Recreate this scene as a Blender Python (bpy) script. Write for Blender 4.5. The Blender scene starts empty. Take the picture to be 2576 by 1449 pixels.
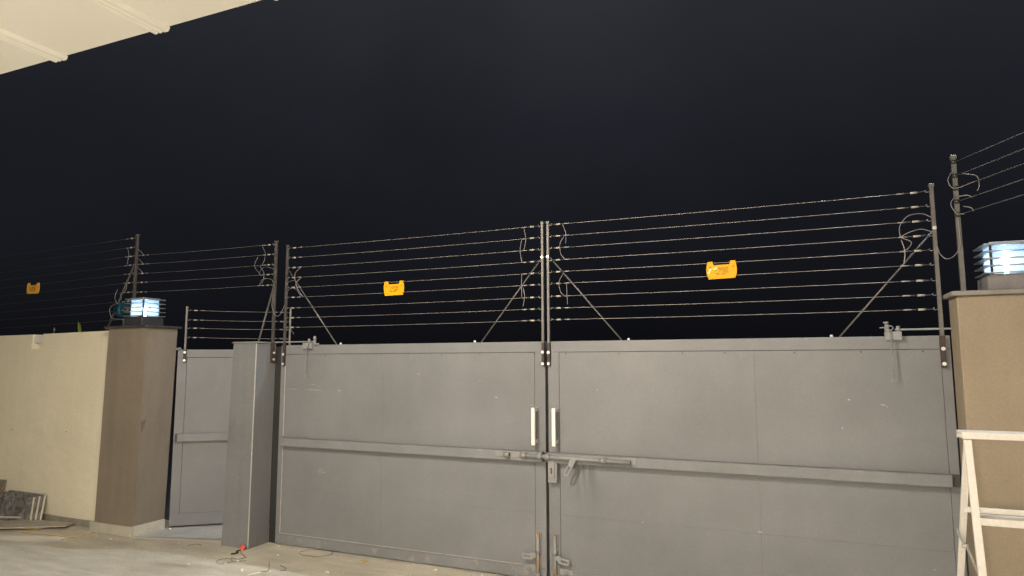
import bpy, bmesh, math, random
from mathutils import Vector, Matrix

R = math.radians
random.seed(7)
scene = bpy.context.scene
col = scene.collection

# ------------------------------------------------------------------ camera
cam_d = bpy.data.cameras.new('camera')
cam = bpy.data.objects.new('camera', cam_d)
col.objects.link(cam)
cam_d.sensor_width = 36.0
cam_d.lens = 36.0 * 1670.63 / 2576.0
cam_d.clip_start = 0.05
cam_d.clip_end = 2000.0
yaw, pitch, roll = R(23.545), R(6.258), R(-0.145)
cam.matrix_world = (Matrix.Translation((1.900, -5.0556, 1.7164)) @ Matrix.Rotation(yaw, 4, 'Z')
                    @ Matrix.Rotation(R(90) + pitch, 4, 'X') @ Matrix.Rotation(roll, 4, 'Z'))
scene.camera = cam

# ------------------------------------------------------------------ night sky
world = bpy.data.worlds.new('World')
scene.world = world
world.use_nodes = True
nt = world.node_tree
nt.nodes.clear()
wo = nt.nodes.new('ShaderNodeOutputWorld')
bg = nt.nodes.new('ShaderNodeBackground')
tc = nt.nodes.new('ShaderNodeTexCoord')
sep = nt.nodes.new('ShaderNodeSeparateXYZ')
ramp = nt.nodes.new('ShaderNodeValToRGB')
ramp.color_ramp.elements[0].position = 0.0
ramp.color_ramp.elements[0].color = (0.0040, 0.0041, 0.0052, 1)
ramp.color_ramp.elements[1].position = 0.75
ramp.color_ramp.elements[1].color = (0.036, 0.039, 0.046, 1)
e = ramp.color_ramp.elements.new(0.33)
e.color = (0.0135, 0.0145, 0.0195, 1)
nz = nt.nodes.new('ShaderNodeTexNoise')
nz.inputs['Scale'].default_value = 2.2
nz.inputs['Detail'].default_value = 5.0
mr = nt.nodes.new('ShaderNodeMapRange')
mr.inputs[1].default_value = 0.3
mr.inputs[2].default_value = 0.7
mr.inputs[3].default_value = 0.8
mr.inputs[4].default_value = 1.2
nt.links.new(tc.outputs['Generated'], sep.inputs[0])
nt.links.new(sep.outputs[2], ramp.inputs[0])
nt.links.new(tc.outputs['Generated'], nz.inputs['Vector'])
nt.links.new(nz.outputs[0], mr.inputs[0])
nt.links.new(ramp.outputs[0], bg.inputs['Color'])
nt.links.new(mr.outputs[0], bg.inputs['Strength'])
nt.links.new(bg.outputs[0], wo.inputs[0])

# ------------------------------------------------------------------ exposure
vs = scene.view_settings
vs.view_transform = 'Standard'
vs.look = 'None'
vs.exposure = 0.0
vs.gamma = 1.0
vs.use_curve_mapping = False
scene.render.engine = 'CYCLES'
scene.cycles.use_denoising = True
scene.cycles.max_bounces = 7
scene.cycles.transparent_max_bounces = 12
scene.cycles.sample_clamp_indirect = 4.0
scene.cycles.caustics_reflective = False
scene.cycles.caustics_refractive = False

PORCH = 1350.0      # emission of the warm wall globes on the house front
EDGE = 7400.0       # emission of the bulb on the porch roof edge
FLOOR_FILL = 700.0       # emission of the unseen soffit lights added to brighten the floor
STREET = 2900.0     # emission of the cold street lamp lens
LANTERN = 62.0     # emission of the bulbs in the pillar lanterns


# ------------------------------------------------------------------ materials
def new_mat(name):
    m = bpy.data.materials.new(name)
    m.use_nodes = True
    return m, m.node_tree, m.node_tree.nodes['Principled BSDF']


def paint(name, c, rough=0.6, metal=0.0, var=0.12, vscale=1.3, bump=0.15, bscale=90.0, spec=0.3,
          speck=None, speck_amt=0.5, speck_scale=6.0, speck_lo=0.62, streak=0.0, fine=0.06, bdist=0.004, warp=0.0, wscale=2.5, stain=None):
    """painted / plastered surface: broad blotches, fine grain, optional specks of wear, relief"""
    m, t, b = new_mat(name)
    N, L = t.nodes, t.links
    co = N.new('ShaderNodeTexCoord')
    n1 = N.new('ShaderNodeTexNoise')
    n1.inputs['Scale'].default_value = vscale
    n1.inputs['Detail'].default_value = 6.0
    n1.inputs['Roughness'].default_value = 0.6
    L.new(co.outputs['Object'], n1.inputs['Vector'])
    n2 = N.new('ShaderNodeTexNoise')
    n2.inputs['Scale'].default_value = bscale
    n2.inputs['Detail'].default_value = 4.0
    L.new(co.outputs['Object'], n2.inputs['Vector'])
    a = N.new('ShaderNodeMapRange')
    a.inputs[1].default_value, a.inputs[2].default_value = 0.28, 0.72
    a.inputs[3].default_value, a.inputs[4].default_value = 1.0 - var, 1.0 + var
    L.new(n1.outputs[0], a.inputs[0])
    f = N.new('ShaderNodeMapRange')
    f.inputs[1].default_value, f.inputs[2].default_value = 0.3, 0.7
    f.inputs[3].default_value, f.inputs[4].default_value = 1.0 - fine, 1.0 + fine
    L.new(n2.outputs[0], f.inputs[0])
    mu = N.new('ShaderNodeMath')
    mu.operation = 'MULTIPLY'
    L.new(a.outputs[0], mu.inputs[0])
    L.new(f.outputs[0], mu.inputs[1])
    val = mu.outputs[0]
    if streak > 0:
        mp = N.new('ShaderNodeMapping')
        mp.inputs['Scale'].default_value = (9.0, 9.0, 0.7)
        L.new(co.outputs['Object'], mp.inputs[0])
        n3 = N.new('ShaderNodeTexNoise')
        n3.inputs['Scale'].default_value = 1.0
        n3.inputs['Detail'].default_value = 5.0
        L.new(mp.outputs[0], n3.inputs['Vector'])
        s = N.new('ShaderNodeMapRange')
        s.inputs[1].default_value, s.inputs[2].default_value = 0.35, 0.7
        s.inputs[3].default_value, s.inputs[4].default_value = 1.0 + streak * 0.4, 1.0 - streak
        L.new(n3.outputs[0], s.inputs[0])
        m2 = N.new('ShaderNodeMath')
        m2.operation = 'MULTIPLY'
        L.new(val, m2.inputs[0])
        L.new(s.outputs[0], m2.inputs[1])
        val = m2.outputs[0]
    vm = N.new('ShaderNodeVectorMath')
    vm.operation = 'SCALE'
    vm.inputs[0].default_value = c[:3]
    L.new(val, vm.inputs['Scale'])
    out = vm.outputs[0]
    if speck:
        n4 = N.new('ShaderNodeTexNoise')
        n4.inputs['Scale'].default_value = speck_scale
        n4.inputs['Detail'].default_value = 9.0
        n4.inputs['Roughness'].default_value = 0.7
        L.new(co.outputs['Object'], n4.inputs['Vector'])
        r = N.new('ShaderNodeMapRange')
        r.inputs[1].default_value, r.inputs[2].default_value = speck_lo, speck_lo + 0.06
        r.inputs[3].default_value, r.inputs[4].default_value = 0.0, speck_amt
        L.new(n4.outputs[0], r.inputs[0])
        mx = N.new('ShaderNodeMix')
        mx.data_type = 'RGBA'
        L.new(r.outputs[0], mx.inputs[0])
        L.new(out, mx.inputs[6])
        mx.inputs[7].default_value = (*speck, 1)
        out = mx.outputs[2]
    if stain:
        x0, x1, z0, z1 = stain
        sp = N.new('ShaderNodeSeparateXYZ')
        L.new(co.outputs['Object'], sp.inputs[0])
        mp2 = N.new('ShaderNodeMapping')
        mp2.inputs['Scale'].default_value = (26.0, 1.0, 2.2)
        L.new(co.outputs['Object'], mp2.inputs[0])
        ns = N.new('ShaderNodeTexNoise')
        ns.inputs['Scale'].default_value = 1.0
        ns.inputs['Detail'].default_value = 4.0
        L.new(mp2.outputs[0], ns.inputs['Vector'])

        def mrange(src, a0, a1, b0, b1):
            q = N.new('ShaderNodeMapRange')
            q.interpolation_type = 'SMOOTHSTEP'
            q.inputs[1].default_value, q.inputs[2].default_value = a0, a1
            q.inputs[3].default_value, q.inputs[4].default_value = b0, b1
            L.new(src, q.inputs[0])
            return q.outputs[0]
        xm = (x0 + x1) / 2
        parts_ = [mrange(sp.outputs[0], x0, xm, 0, 1), mrange(sp.outputs[0], xm, x1, 1, 0), mrange(sp.outputs[2], z0, z1, 0, 1), mrange(sp.outputs[2], z1, z1 + 0.03, 1, 0), mrange(ns.outputs[0], 0.40, 0.60, 0, 0.75)]
        acc = parts_[0]
        for q_ in parts_[1:]:
            mm = N.new('ShaderNodeMath')
            mm.operation = 'MULTIPLY'
            L.new(acc, mm.inputs[0])
            L.new(q_, mm.inputs[1])
            acc = mm.outputs[0]
        mx2 = N.new('ShaderNodeMix')
        mx2.data_type = 'RGBA'
        L.new(acc, mx2.inputs[0])
        L.new(out, mx2.inputs[6])
        mx2.inputs[7].default_value = (c[0] * 0.45, c[1] * 0.44, c[2] * 0.43, 1)
        out = mx2.outputs[2]
    L.new(out, b.inputs['Base Color'])
    b.inputs['Roughness'].default_value = rough
    b.inputs['Metallic'].default_value = metal
    b.inputs['Specular IOR Level'].default_value = spec
    if bump > 0:
        bp = N.new('ShaderNodeBump')
        bp.inputs['Strength'].default_value = bump
        bp.inputs['Distance'].default_value = bdist
        L.new(n2.outputs[0], bp.inputs['Height'])
        if warp > 0:
            nw = N.new('ShaderNodeTexNoise')
            nw.inputs['Scale'].default_value = wscale
            nw.inputs['Detail'].default_value = 2.5
            L.new(co.outputs['Object'], nw.inputs['Vector'])
            bw = N.new('ShaderNodeBump')
            bw.inputs['Strength'].default_value = 1.0
            bw.inputs['Distance'].default_value = warp
            L.new(nw.outputs[0], bw.inputs['Height'])
            L.new(bw.outputs[0], bp.inputs['Normal'])
        L.new(bp.outputs[0], b.inputs['Normal'])
    return m


def emit(name, c, s):
    m, t, b = new_mat(name)
    b.inputs['Base Color'].default_value = (*c, 1)
    b.inputs['Emission Color'].default_value = (*c, 1)
    b.inputs['Emission Strength'].default_value = s
    return m


def frosted(name, c):
    m, t, b = new_mat(name)
    N, L = t.nodes, t.links
    out = N['Material Output']
    N.remove(b)
    tl = N.new('ShaderNodeBsdfTranslucent')
    tr = N.new('ShaderNodeBsdfTransparent')
    gl = N.new('ShaderNodeBsdfGlossy')
    gl.inputs['Roughness'].default_value = 0.25
    co = N.new('ShaderNodeTexCoord')
    vo = N.new('ShaderNodeTexVoronoi')
    vo.inputs['Scale'].default_value = 90.0
    L.new(co.outputs['Object'], vo.inputs['Vector'])
    mr_ = N.new('ShaderNodeMapRange')
    mr_.inputs[1].default_value, mr_.inputs[2].default_value = 0.0, 0.6
    mr_.inputs[3].default_value, mr_.inputs[4].default_value = 1.1, 0.8
    L.new(vo.outputs['Distance'], mr_.inputs[0])
    vm = N.new('ShaderNodeVectorMath')
    vm.operation = 'SCALE'
    vm.inputs[0].default_value = c
    L.new(mr_.outputs[0], vm.inputs['Scale'])
    L.new(vm.outputs[0], tl.inputs[0])
    tr.inputs[0].default_value = (0.95, 0.98, 1.0, 1)
    m1 = N.new('ShaderNodeMixShader')
    m1.inputs[0].default_value = 0.42
    L.new(tl.outputs[0], m1.inputs[1])
    L.new(tr.outputs[0], m1.inputs[2])
    m2 = N.new('ShaderNodeMixShader')
    m2.inputs[0].default_value = 0.06
    L.new(m1.outputs[0], m2.inputs[1])
    L.new(gl.outputs[0], m2.inputs[2])
    L.new(m2.outputs[0], out.inputs[0])
    return m


def floor_mat():
    m, t, b = new_mat('dusty_concrete')
    N, L = t.nodes, t.links
    co = N.new('ShaderNodeTexCoord')
    n1 = N.new('ShaderNodeTexNoise')
    n1.inputs['Scale'].default_value = 0.9
    n1.inputs['Detail'].default_value = 8.0
    n1.inputs['Roughness'].default_value = 0.62
    n1.inputs['Distortion'].default_value = 0.6
    L.new(co.outputs['Object'], n1.inputs['Vector'])
    mp = N.new('ShaderNodeMapping')
    mp.inputs['Scale'].default_value = (1.2, 5.0, 1.0)
    mp.inputs['Rotation'].default_value = (0, 0, R(24))
    L.new(co.outputs['Object'], mp.inputs[0])
    n2 = N.new('ShaderNodeTexNoise')
    n2.inputs['Scale'].default_value = 1.6
    n2.inputs['Detail'].default_value = 7.0
    n2.inputs['Roughness'].default_value = 0.65
    L.new(mp.outputs[0], n2.inputs['Vector'])
    n3 = N.new('ShaderNodeTexNoise')
    n3.inputs['Scale'].default_value = 60.0
    n3.inputs['Detail'].default_value = 6.0
    L.new(co.outputs['Object'], n3.inputs['Vector'])
    r1 = N.new('ShaderNodeValToRGB')
    cr = r1.color_ramp
    cr.elements[0].position, cr.elements[0].color = 0.30, (0.43, 0.40, 0.335, 1)
    cr.elements[1].position, cr.elements[1].color = 0.68, (0.60, 0.56, 0.475, 1)
    L.new(n1.outputs[0], r1.inputs[0])
    r2 = N.new('ShaderNodeMapRange')
    r2.inputs[1].default_value, r2.inputs[2].default_value = 0.32, 0.68
    r2.inputs[3].default_value, r2.inputs[4].default_value = 0.82, 1.14
    L.new(n2.outputs[0], r2.inputs[0])
    r3 = N.new('ShaderNodeMapRange')
    r3.inputs[1].default_value, r3.inputs[2].default_value = 0.3, 0.7
    r3.inputs[3].default_value, r3.inputs[4].default_value = 0.9, 1.1
    L.new(n3.outputs[0], r3.inputs[0])
    mu = N.new('ShaderNodeMath')
    mu.operation = 'MULTIPLY'
    L.new(r2.outputs[0], mu.inputs[0])
    L.new(r3.outputs[0], mu.inputs[1])
    vm = N.new('ShaderNodeVectorMath')
    vm.operation = 'SCALE'
    L.new(r1.outputs[0], vm.inputs[0])
    L.new(mu.outputs[0], vm.inputs['Scale'])
    L.new(vm.outputs[0], b.inputs['Base Color'])
    rr = N.new('ShaderNodeMapRange')
    rr.inputs[1].default_value, rr.inputs[2].default_value = 0.3, 0.7
    rr.inputs[3].default_value, rr.inputs[4].default_value = 0.45, 0.8
    L.new(n1.outputs[0], rr.inputs[0])
    L.new(rr.outputs[0], b.inputs['Roughness'])
    bp = N.new('ShaderNodeBump')
    bp.inputs['Strength'].default_value = 0.35
    bp.inputs['Distance'].default_value = 0.006
    L.new(n3.outputs[0], bp.inputs['Height'])
    L.new(bp.outputs[0], b.inputs['Normal'])
    return m


def marble_mat(name, dark, light):
    m, t, b = new_mat(name)
    N, L = t.nodes, t.links
    co = N.new('ShaderNodeTexCoord')
    n1 = N.new('ShaderNodeTexNoise')
    n1.inputs['Scale'].default_value = 11.0
    n1.inputs['Detail'].default_value = 8.0
    n1.inputs['Roughness'].default_value = 0.7
    n1.inputs['Distortion'].default_value = 1.2
    L.new(co.outputs['Object'], n1.inputs['Vector'])
    r1 = N.new('ShaderNodeValToRGB')
    cr = r1.color_ramp
    cr.elements[0].position, cr.elements[0].color = 0.38, (*dark, 1)
    cr.elements[1].position, cr.elements[1].color = 0.66, (*light, 1)
    L.new(n1.outputs[0], r1.inputs[0])
    L.new(r1.outputs[0], b.inputs['Base Color'])
    b.inputs['Roughness'].default_value = 0.5
    return m


def rusty_mat():
    m, t, b = new_mat('rusting_paint')
    N, L = t.nodes, t.links
    co = N.new('ShaderNodeTexCoord')
    n1 = N.new('ShaderNodeTexNoise')
    n1.inputs['Scale'].default_value = 9.0
    n1.inputs['Detail'].default_value = 6.0
    L.new(co.outputs['Object'], n1.inputs['Vector'])
    r1 = N.new('ShaderNodeValToRGB')
    cr = r1.color_ramp
    cr.elements[0].position, cr.elements[0].color = 0.50, (0.235, 0.235, 0.245, 1)
    cr.elements[1].position, cr.elements[1].color = 0.60, (0.30, 0.215, 0.125, 1)
    L.new(n1.outputs[0], r1.inputs[0])
    L.new(r1.outputs[0], b.inputs['Base Color'])
    b.inputs['Roughness'].default_value = 0.7
    return m


M = {}
GATE = dict(rough=0.48, var=0.16, vscale=1.1, bump=0.12, bscale=70, speck=(0.30, 0.29, 0.275), speck_amt=0.5,
            speck_scale=5.0, speck_lo=0.675, streak=0.015, fine=0.04, warp=0.02, wscale=1.3)
M['gate'] = paint('grey_gate_paint', (0.168, 0.172, 0.185), **GATE)
M['gate_stained'] = paint('grey_gate_paint_stained', (0.168, 0.172, 0.185), stain=(-1.22, -0.93, 0.50, 0.90), **GATE)
M['gate_edge'] = paint('grey_trim_paint', (0.172, 0.175, 0.187), rough=0.5, var=0.14, vscale=3.0, bump=0.15, bscale=60,
                       speck=(0.34, 0.32, 0.29), speck_amt=0.6, speck_scale=8.0, speck_lo=0.64)
M['hardware'] = paint('grey_hardware_paint', (0.225, 0.225, 0.232), rough=0.45, var=0.15, vscale=8.0, bump=0.1, bscale=60)
M['gate_dusty'] = paint('grey_gate_paint_splashed', (0.168, 0.172, 0.185), rough=0.6, var=0.16, vscale=2.5, bump=0.15, bscale=70, speck=(0.30, 0.27, 0.225), speck_amt=0.6, speck_scale=11.0, speck_lo=0.56, fine=0.05)
M['smudge'] = paint('rubbed_paint', (0.195, 0.195, 0.20), rough=0.7, var=0.15, vscale=20, bump=0)
M['scuff'] = paint('pale_scuff', (0.42, 0.41, 0.39), rough=0.8, var=0.3, vscale=30, bump=0)
M['grey_plaster'] = paint('grey_plaster_paint', (0.160, 0.164, 0.175), rough=0.75, var=0.12, vscale=1.4, bump=0.4, bscale=55, streak=0.08, warp=0.01, wscale=4)
M['seam'] = paint('pale_seam_filler', (0.42, 0.41, 0.40), rough=0.8, var=0.2, vscale=12)
M['cream_wall'] = paint('cream_wall_paint', (0.66, 0.615, 0.485), rough=0.8, var=0.08, vscale=0.8, bump=0.45, bscale=50, warp=0.008, wscale=5,
                        speck=(0.30, 0.26, 0.2), speck_amt=0.4, speck_scale=5.0, speck_lo=0.72, streak=0.02)
M['brown_pillar'] = paint('taupe_pillar_paint', (0.180, 0.152, 0.122), rough=0.8, var=0.10, vscale=1.5, bump=0.45, bscale=60, warp=0.008, wscale=5, streak=0.08)
M['brown_dark'] = paint('dark_plaster', (0.115, 0.095, 0.075), rough=0.8, var=0.15, vscale=20, bump=0.3)
M['tan_pillar'] = paint('tan_pillar_paint', (0.262, 0.216, 0.163), rough=0.8, var=0.08, vscale=1.5, bump=0.5, bscale=60, warp=0.008, wscale=5, streak=0.05)
M['granite'] = paint('dark_granite', (0.045, 0.045, 0.05), rough=0.25, var=0.3, vscale=30, bump=0.05, bscale=200, spec=0.5)
M['plinth'] = paint('pale_plinth_tile', (0.42, 0.40, 0.345), rough=0.5, var=0.12, vscale=9, bump=0.1, bscale=60,
                    speck=(0.26, 0.24, 0.2), speck_amt=0.4, speck_scale=12, speck_lo=0.6)
M['skirt'] = paint('dusty_skirting_tile', (0.25, 0.235, 0.20), rough=0.6, var=0.18, vscale=12, bump=0.1, bscale=60)
M['mortar'] = paint('cement_mortar', (0.22, 0.21, 0.195), rough=0.9, var=0.15, vscale=8, bump=0.5, bscale=50)
M['soffit'] = paint('soffit_white', (0.74, 0.725, 0.67), rough=0.7, var=0.015, vscale=0.7, bump=0.0, bscale=40, fine=0.01)
M['house'] = paint('house_wall_paint', (0.55, 0.53, 0.46), rough=0.85, var=0.06, vscale=1.0, bump=0.3, bscale=50)
M['floor'] = floor_mat()
M['asphalt'] = paint('street_asphalt', (0.05, 0.05, 0.052), rough=0.9, var=0.2, vscale=2.0, bump=0.5, bscale=120)
M['threshold'] = paint('pale_threshold_concrete', (0.38, 0.37, 0.355), rough=0.7, var=0.12, vscale=4, bump=0.3, bscale=60)
M['post'] = paint('galvanised_post', (0.135, 0.128, 0.124), rough=0.5, metal=0.35, var=0.2, vscale=14, bump=0.1, bscale=90)
M['post_brown'] = paint('dark_steel_post', (0.07, 0.062, 0.06), rough=0.5, metal=0.2, var=0.25, vscale=14, bump=0.1, bscale=90)
M['post_dark'] = paint('brown_primer_steel', (0.040, 0.028, 0.026), rough=0.55, var=0.25, vscale=16, bump=0.15, bscale=80)
M['wire'] = paint('bright_fence_wire', (0.30, 0.275, 0.26), rough=0.5, metal=0.4, var=0.2, vscale=3, bump=0, fine=0.0)
M['wire_dull'] = paint('dull_fence_wire', (0.10, 0.097, 0.097), rough=0.5, metal=0.4, var=0.25, vscale=5, bump=0, fine=0.0)
M['cable'] = paint('jumper_cable_sheath', (0.20, 0.18, 0.19), rough=0.45, var=0.3, vscale=9, bump=0)
M['insul'] = paint('pale_insulator', (0.36, 0.33, 0.28), rough=0.45, var=0.2, vscale=30, bump=0)
M['insul_dark'] = paint('black_link', (0.03, 0.03, 0.03), rough=0.4, var=0.2, bump=0)
M['bolt'] = paint('zinc_bolt', (0.72, 0.71, 0.66), rough=0.35, metal=0.4, var=0.1, bump=0)
M['white_handle'] = paint('white_powder_coat', (0.78, 0.73, 0.70), rough=0.4, var=0.03, bump=0.03, bscale=60)
M['ladder'] = paint('cream_ladder_paint', (0.58, 0.55, 0.515), rough=0.45, var=0.06, vscale=4, bump=0.08, bscale=70,
                    speck=(0.42, 0.36, 0.28), speck_amt=0.55, speck_scale=14, speck_lo=0.63)
M['ladder_grey'] = paint('worn_ladder_edge', (0.36, 0.345, 0.32), rough=0.55, var=0.2, vscale=8, bump=0.1, bscale=70)
M['steel'] = paint('brushed_lantern_steel', (0.42, 0.43, 0.45), rough=0.35, metal=0.7, var=0.08, vscale=9, bump=0)
M['lantern_base'] = paint('dark_lantern_base', (0.045, 0.045, 0.05), rough=0.55, metal=0.3, var=0.15, vscale=9, bump=0.1)
M['lantern_grey'] = paint('grey_lantern_base', (0.17, 0.165, 0.17), rough=0.6, metal=0.1, var=0.15, vscale=9, bump=0.1)
M['glass'] = frosted('frosted_prismatic_glass', (0.62, 0.72, 0.84))
M['bulb'] = emit('cold_bulb', (0.66, 0.85, 1.0), LANTERN)
M['porch'] = emit('warm_globe', (1.0, 0.89, 0.74), PORCH)
M['edge'] = emit('warm_bulb', (1.0, 0.88, 0.70), EDGE)
M['floor_fill'] = emit('warm_fill_light', (1.0, 0.88, 0.72), FLOOR_FILL)
M['street'] = emit('cold_street_lens', (0.78, 0.89, 1.0), STREET)
M['sign'] = paint('yellow_plastic', (0.66, 0.33, 0.010), rough=0.5, var=0.04, vscale=14, bump=0.05, bscale=50, spec=0.15)
M['sign_amber'] = paint('dusty_amber_plastic', (0.62, 0.33, 0.05), rough=0.5, var=0.08, vscale=14, bump=0.05, bscale=50)
M['ink'] = paint('brown_print', (0.06, 0.025, 0.004), rough=0.6, var=0.1, bump=0)
M['tear'] = paint('peeled_film', (0.85, 0.74, 0.42), rough=0.25, var=0.1, bump=0, spec=0.6)
M['dark_tile'] = marble_mat('dark_marbled_tile', (0.06, 0.06, 0.062), (0.30, 0.29, 0.275))
M['brown_tile'] = marble_mat('brown_tile', (0.12, 0.10, 0.075), (0.22, 0.19, 0.15))
M['tile_edge'] = paint('raw_tile_edge', (0.52, 0.48, 0.40), rough=0.85, var=0.12, vscale=20, bump=0.2)
M['board'] = paint('dusty_board', (0.36, 0.33, 0.285), rough=0.8, var=0.15, vscale=8, bump=0.2, bscale=60)
M['wood'] = paint('raw_pine_strip', (0.46, 0.36, 0.21), rough=0.8, var=0.2, vscale=12, bump=0.2, bscale=60)
M['chip'] = paint('white_plaster_crumb', (0.68, 0.64, 0.56), rough=0.9, var=0.1, vscale=30, bump=0.3)
M['red'] = paint('red_wrapper', (0.62, 0.06, 0.03), rough=0.4, var=0.2, vscale=60, bump=0.2,
                 speck=(0.75, 0.65, 0.55), speck_amt=1.0, speck_scale=30, speck_lo=0.55)
M['scrap_wire'] = paint('scrap_wire', (0.20, 0.17, 0.13), rough=0.5, metal=0.4, var=0.2, bump=0)
M['rust'] = rusty_mat()
M['leaf'] = paint('leaf_green', (0.20, 0.24, 0.045), rough=0.5, var=0.2, vscale=20, bump=0.2)
M['twig'] = paint('dry_twig', (0.24, 0.16, 0.10), rough=0.8, var=0.2, vscale=30, bump=0.2)
M['white_pvc'] = paint('white_mortar_patch', (0.62, 0.60, 0.57), rough=0.7, var=0.12, vscale=16, bump=0.2)
M['dome'] = paint('teal_plastic_dome', (0.006, 0.038, 0.055), rough=0.2, var=0.1, bump=0, spec=0.6)
M['dark_gap'] = paint('dark_backing_and_shadow', (0.05, 0.048, 0.05), rough=0.7, var=0.1, bump=0)

# ------------------------------------------------------------------ mesh building
ORIGIN = {}


class MB:
    """collects shapes in world coordinates; build() links them as one mesh object"""

    def __init__(self):
        self.bm = bmesh.new()

    def _mark(self, faces, mi):
        for f in faces:
            f.material_index = mi

    def box(self, x0, x1, y0, y1, z0, z1, bev=0.0, mi=0, mat=None):
        g = bmesh.ops.create_cube(self.bm, size=1.0)
        vs_ = g['verts']
        for v in vs_:
            v.co = Vector(((x0 + x1) / 2 + v.co.x * (x1 - x0), (y0 + y1) / 2 + v.co.y * (y1 - y0), (z0 + z1) / 2 + v.co.z * (z1 - z0)))
        fs = list({f for v in vs_ for f in v.link_faces})
        if bev > 0:
            es = list({e_ for v in vs_ for e_ in v.link_edges})
            r = bmesh.ops.bevel(self.bm, geom=es, offset=bev, segments=1, affect='EDGES', profile=0.5)
            vs_ = list({v for f in r['faces'] for v in f.verts} | {v for v in vs_ if v.is_valid})
            fs = list({f for v in vs_ for f in v.link_faces})
        self._mark(fs, mi)
        if mat is not None:
            bmesh.ops.transform(self.bm, matrix=mat, verts=vs_)
        return self

    def prism(self, poly, axis, a, b, mi=0, mat=None):
        """polygon of 2-D points extruded along an axis from a to b"""
        def P(u, v, w):
            return {'x': (w, u, v), 'y': (u, w, v), 'z': (u, v, w)}[axis]
        va = [self.bm.verts.new(P(u, v, a)) for u, v in poly]
        vb = [self.bm.verts.new(P(u, v, b)) for u, v in poly]
        n = len(poly)
        fs = [self.bm.faces.new(va), self.bm.faces.new(vb[::-1])]
        for i in range(n):
            fs.append(self.bm.faces.new((va[i], vb[i], vb[(i + 1) % n], va[(i + 1) % n])))
        self._mark(fs, mi)
        if mat is not None:
            bmesh.ops.transform(self.bm, matrix=mat, verts=va + vb)
        return self

    def tube(self, pts, r, n=8, mi=0, closed=False, r2=None, smooth=True):
        pts = [Vector(p) for p in pts]
        k = len(pts)
        rings = []
        up = None
        for i, p in enumerate(pts):
            if closed:
                d = pts[(i + 1) % k] - pts[i - 1]
            else:
                d = pts[min(i + 1, k - 1)] - pts[max(i - 1, 0)]
            d.normalize()
            if up is None:
                up = Vector((0, 0, 1)) if abs(d.z) < 0.9 else Vector((0, 1, 0))
            s = d.cross(up)
            s.normalize()
            up = s.cross(d)
            rr = r if r2 is None else r + (r2 - r) * i / max(1, k - 1)
            rings.append([self.bm.verts.new(p + rr * (math.cos(2 * math.pi * j / n) * s + math.sin(2 * math.pi * j / n) * up)) for j in range(n)])
        fs = []
        for i in range(k if closed else k - 1):
            A, B = rings[i], rings[(i + 1) % k]
            for j in range(n):
                f = self.bm.faces.new((A[j], A[(j + 1) % n], B[(j + 1) % n], B[j]))
                f.smooth = smooth
                fs.append(f)
        if not closed:
            fs.append(self.bm.faces.new(rings[0][::-1]))
            fs.append(self.bm.faces.new(rings[-1]))
        self._mark(fs, mi)
        return self

    def sphere(self, c, r, mi=0, seg=16, scale=(1, 1, 1)):
        g = bmesh.ops.create_uvsphere(self.bm, u_segments=seg, v_segments=max(6, seg // 2), radius=r)
        for v in g['verts']:
            v.co = Vector((v.co.x * scale[0], v.co.y * scale[1], v.co.z * scale[2])) + Vector(c)
        fs = list({f for v in g['verts'] for f in v.link_faces})
        for f in fs:
            f.smooth = True
        self._mark(fs, mi)
        return self

    def hexa(self, b, t, mi=0):
        """eight corners: bottom four then top four, both going the same way round"""
        vb = [self.bm.verts.new(p) for p in b]
        vt = [self.bm.verts.new(p) for p in t]
        fs = [self.bm.faces.new(vb[::-1]), self.bm.faces.new(vt)]
        for i in range(4):
            fs.append(self.bm.faces.new((vb[i], vb[(i + 1) % 4], vt[(i + 1) % 4], vt[i])))
        self._mark(fs, mi)
        return self

    def xf(self, m):
        bmesh.ops.transform(self.bm, matrix=m, verts=self.bm.verts[:])
        return self

    def build(self, name, mats, parent=None, origin=None):
        bmesh.ops.recalc_face_normals(self.bm, faces=self.bm.faces[:])
        me = bpy.data.meshes.new(name)
        if parent is not None:
            o0 = ORIGIN[parent.name]
        elif origin is not None:
            o0 = Vector(origin)
        else:
            o0 = Vector((0, 0, 0))
        bmesh.ops.translate(self.bm, verts=self.bm.verts[:], vec=-o0)
        self.bm.to_mesh(me)
        self.bm.free()
        if not isinstance(mats, (list, tuple)):
            mats = [mats]
        for m in mats:
            me.materials.append(M[m])
        ob = bpy.data.objects.new(name, me)
        col.objects.link(ob)
        if parent is not None:
            ob.parent = parent
        else:
            ob.location = o0
        ORIGIN[ob.name] = o0
        return ob


def thing(name, label, cat, loc=(0, 0, 0), group=None):
    o = bpy.data.objects.new(name, None)
    o.empty_display_size = 0.1
    col.objects.link(o)
    o.location = loc
    ORIGIN[o.name] = Vector(loc)
    tag(o, label, cat, group)
    return o


def tag(o, label, cat, group=None):
    o['label'] = label
    o['category'] = cat
    if group:
        o['group'] = group
    return o


def struct(o):
    o['kind'] = 'structure'
    return o


def arc(pts, n=14):
    """smooth curve (Catmull-Rom) through points"""
    P = [Vector(p) for p in pts]
    P = [2 * P[0] - P[1]] + P + [2 * P[-1] - P[-2]]
    out = []
    for i in range(1, len(P) - 2):
        for k in range(n):
            t = k / n
            a, b, c, d = P[i - 1], P[i], P[i + 1], P[i + 2]
            out.append(0.5 * ((2 * b) + (c - a) * t + (2 * a - 5 * b + 4 * c - d) * t * t + (3 * b - a - 3 * c + d) * t ** 3))
    out.append(P[-2])
    return out


# ================================================================== SETTING
g = MB()
g.box(-400, 400, -400, 400, -0.40, -0.055)
struct(g.build('ground', 'asphalt'))

g = MB()
g.box(-12, 9, -12, 0.30, -0.3, 0.0)
struct(g.build('courtyard_floor', 'floor'))

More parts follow.
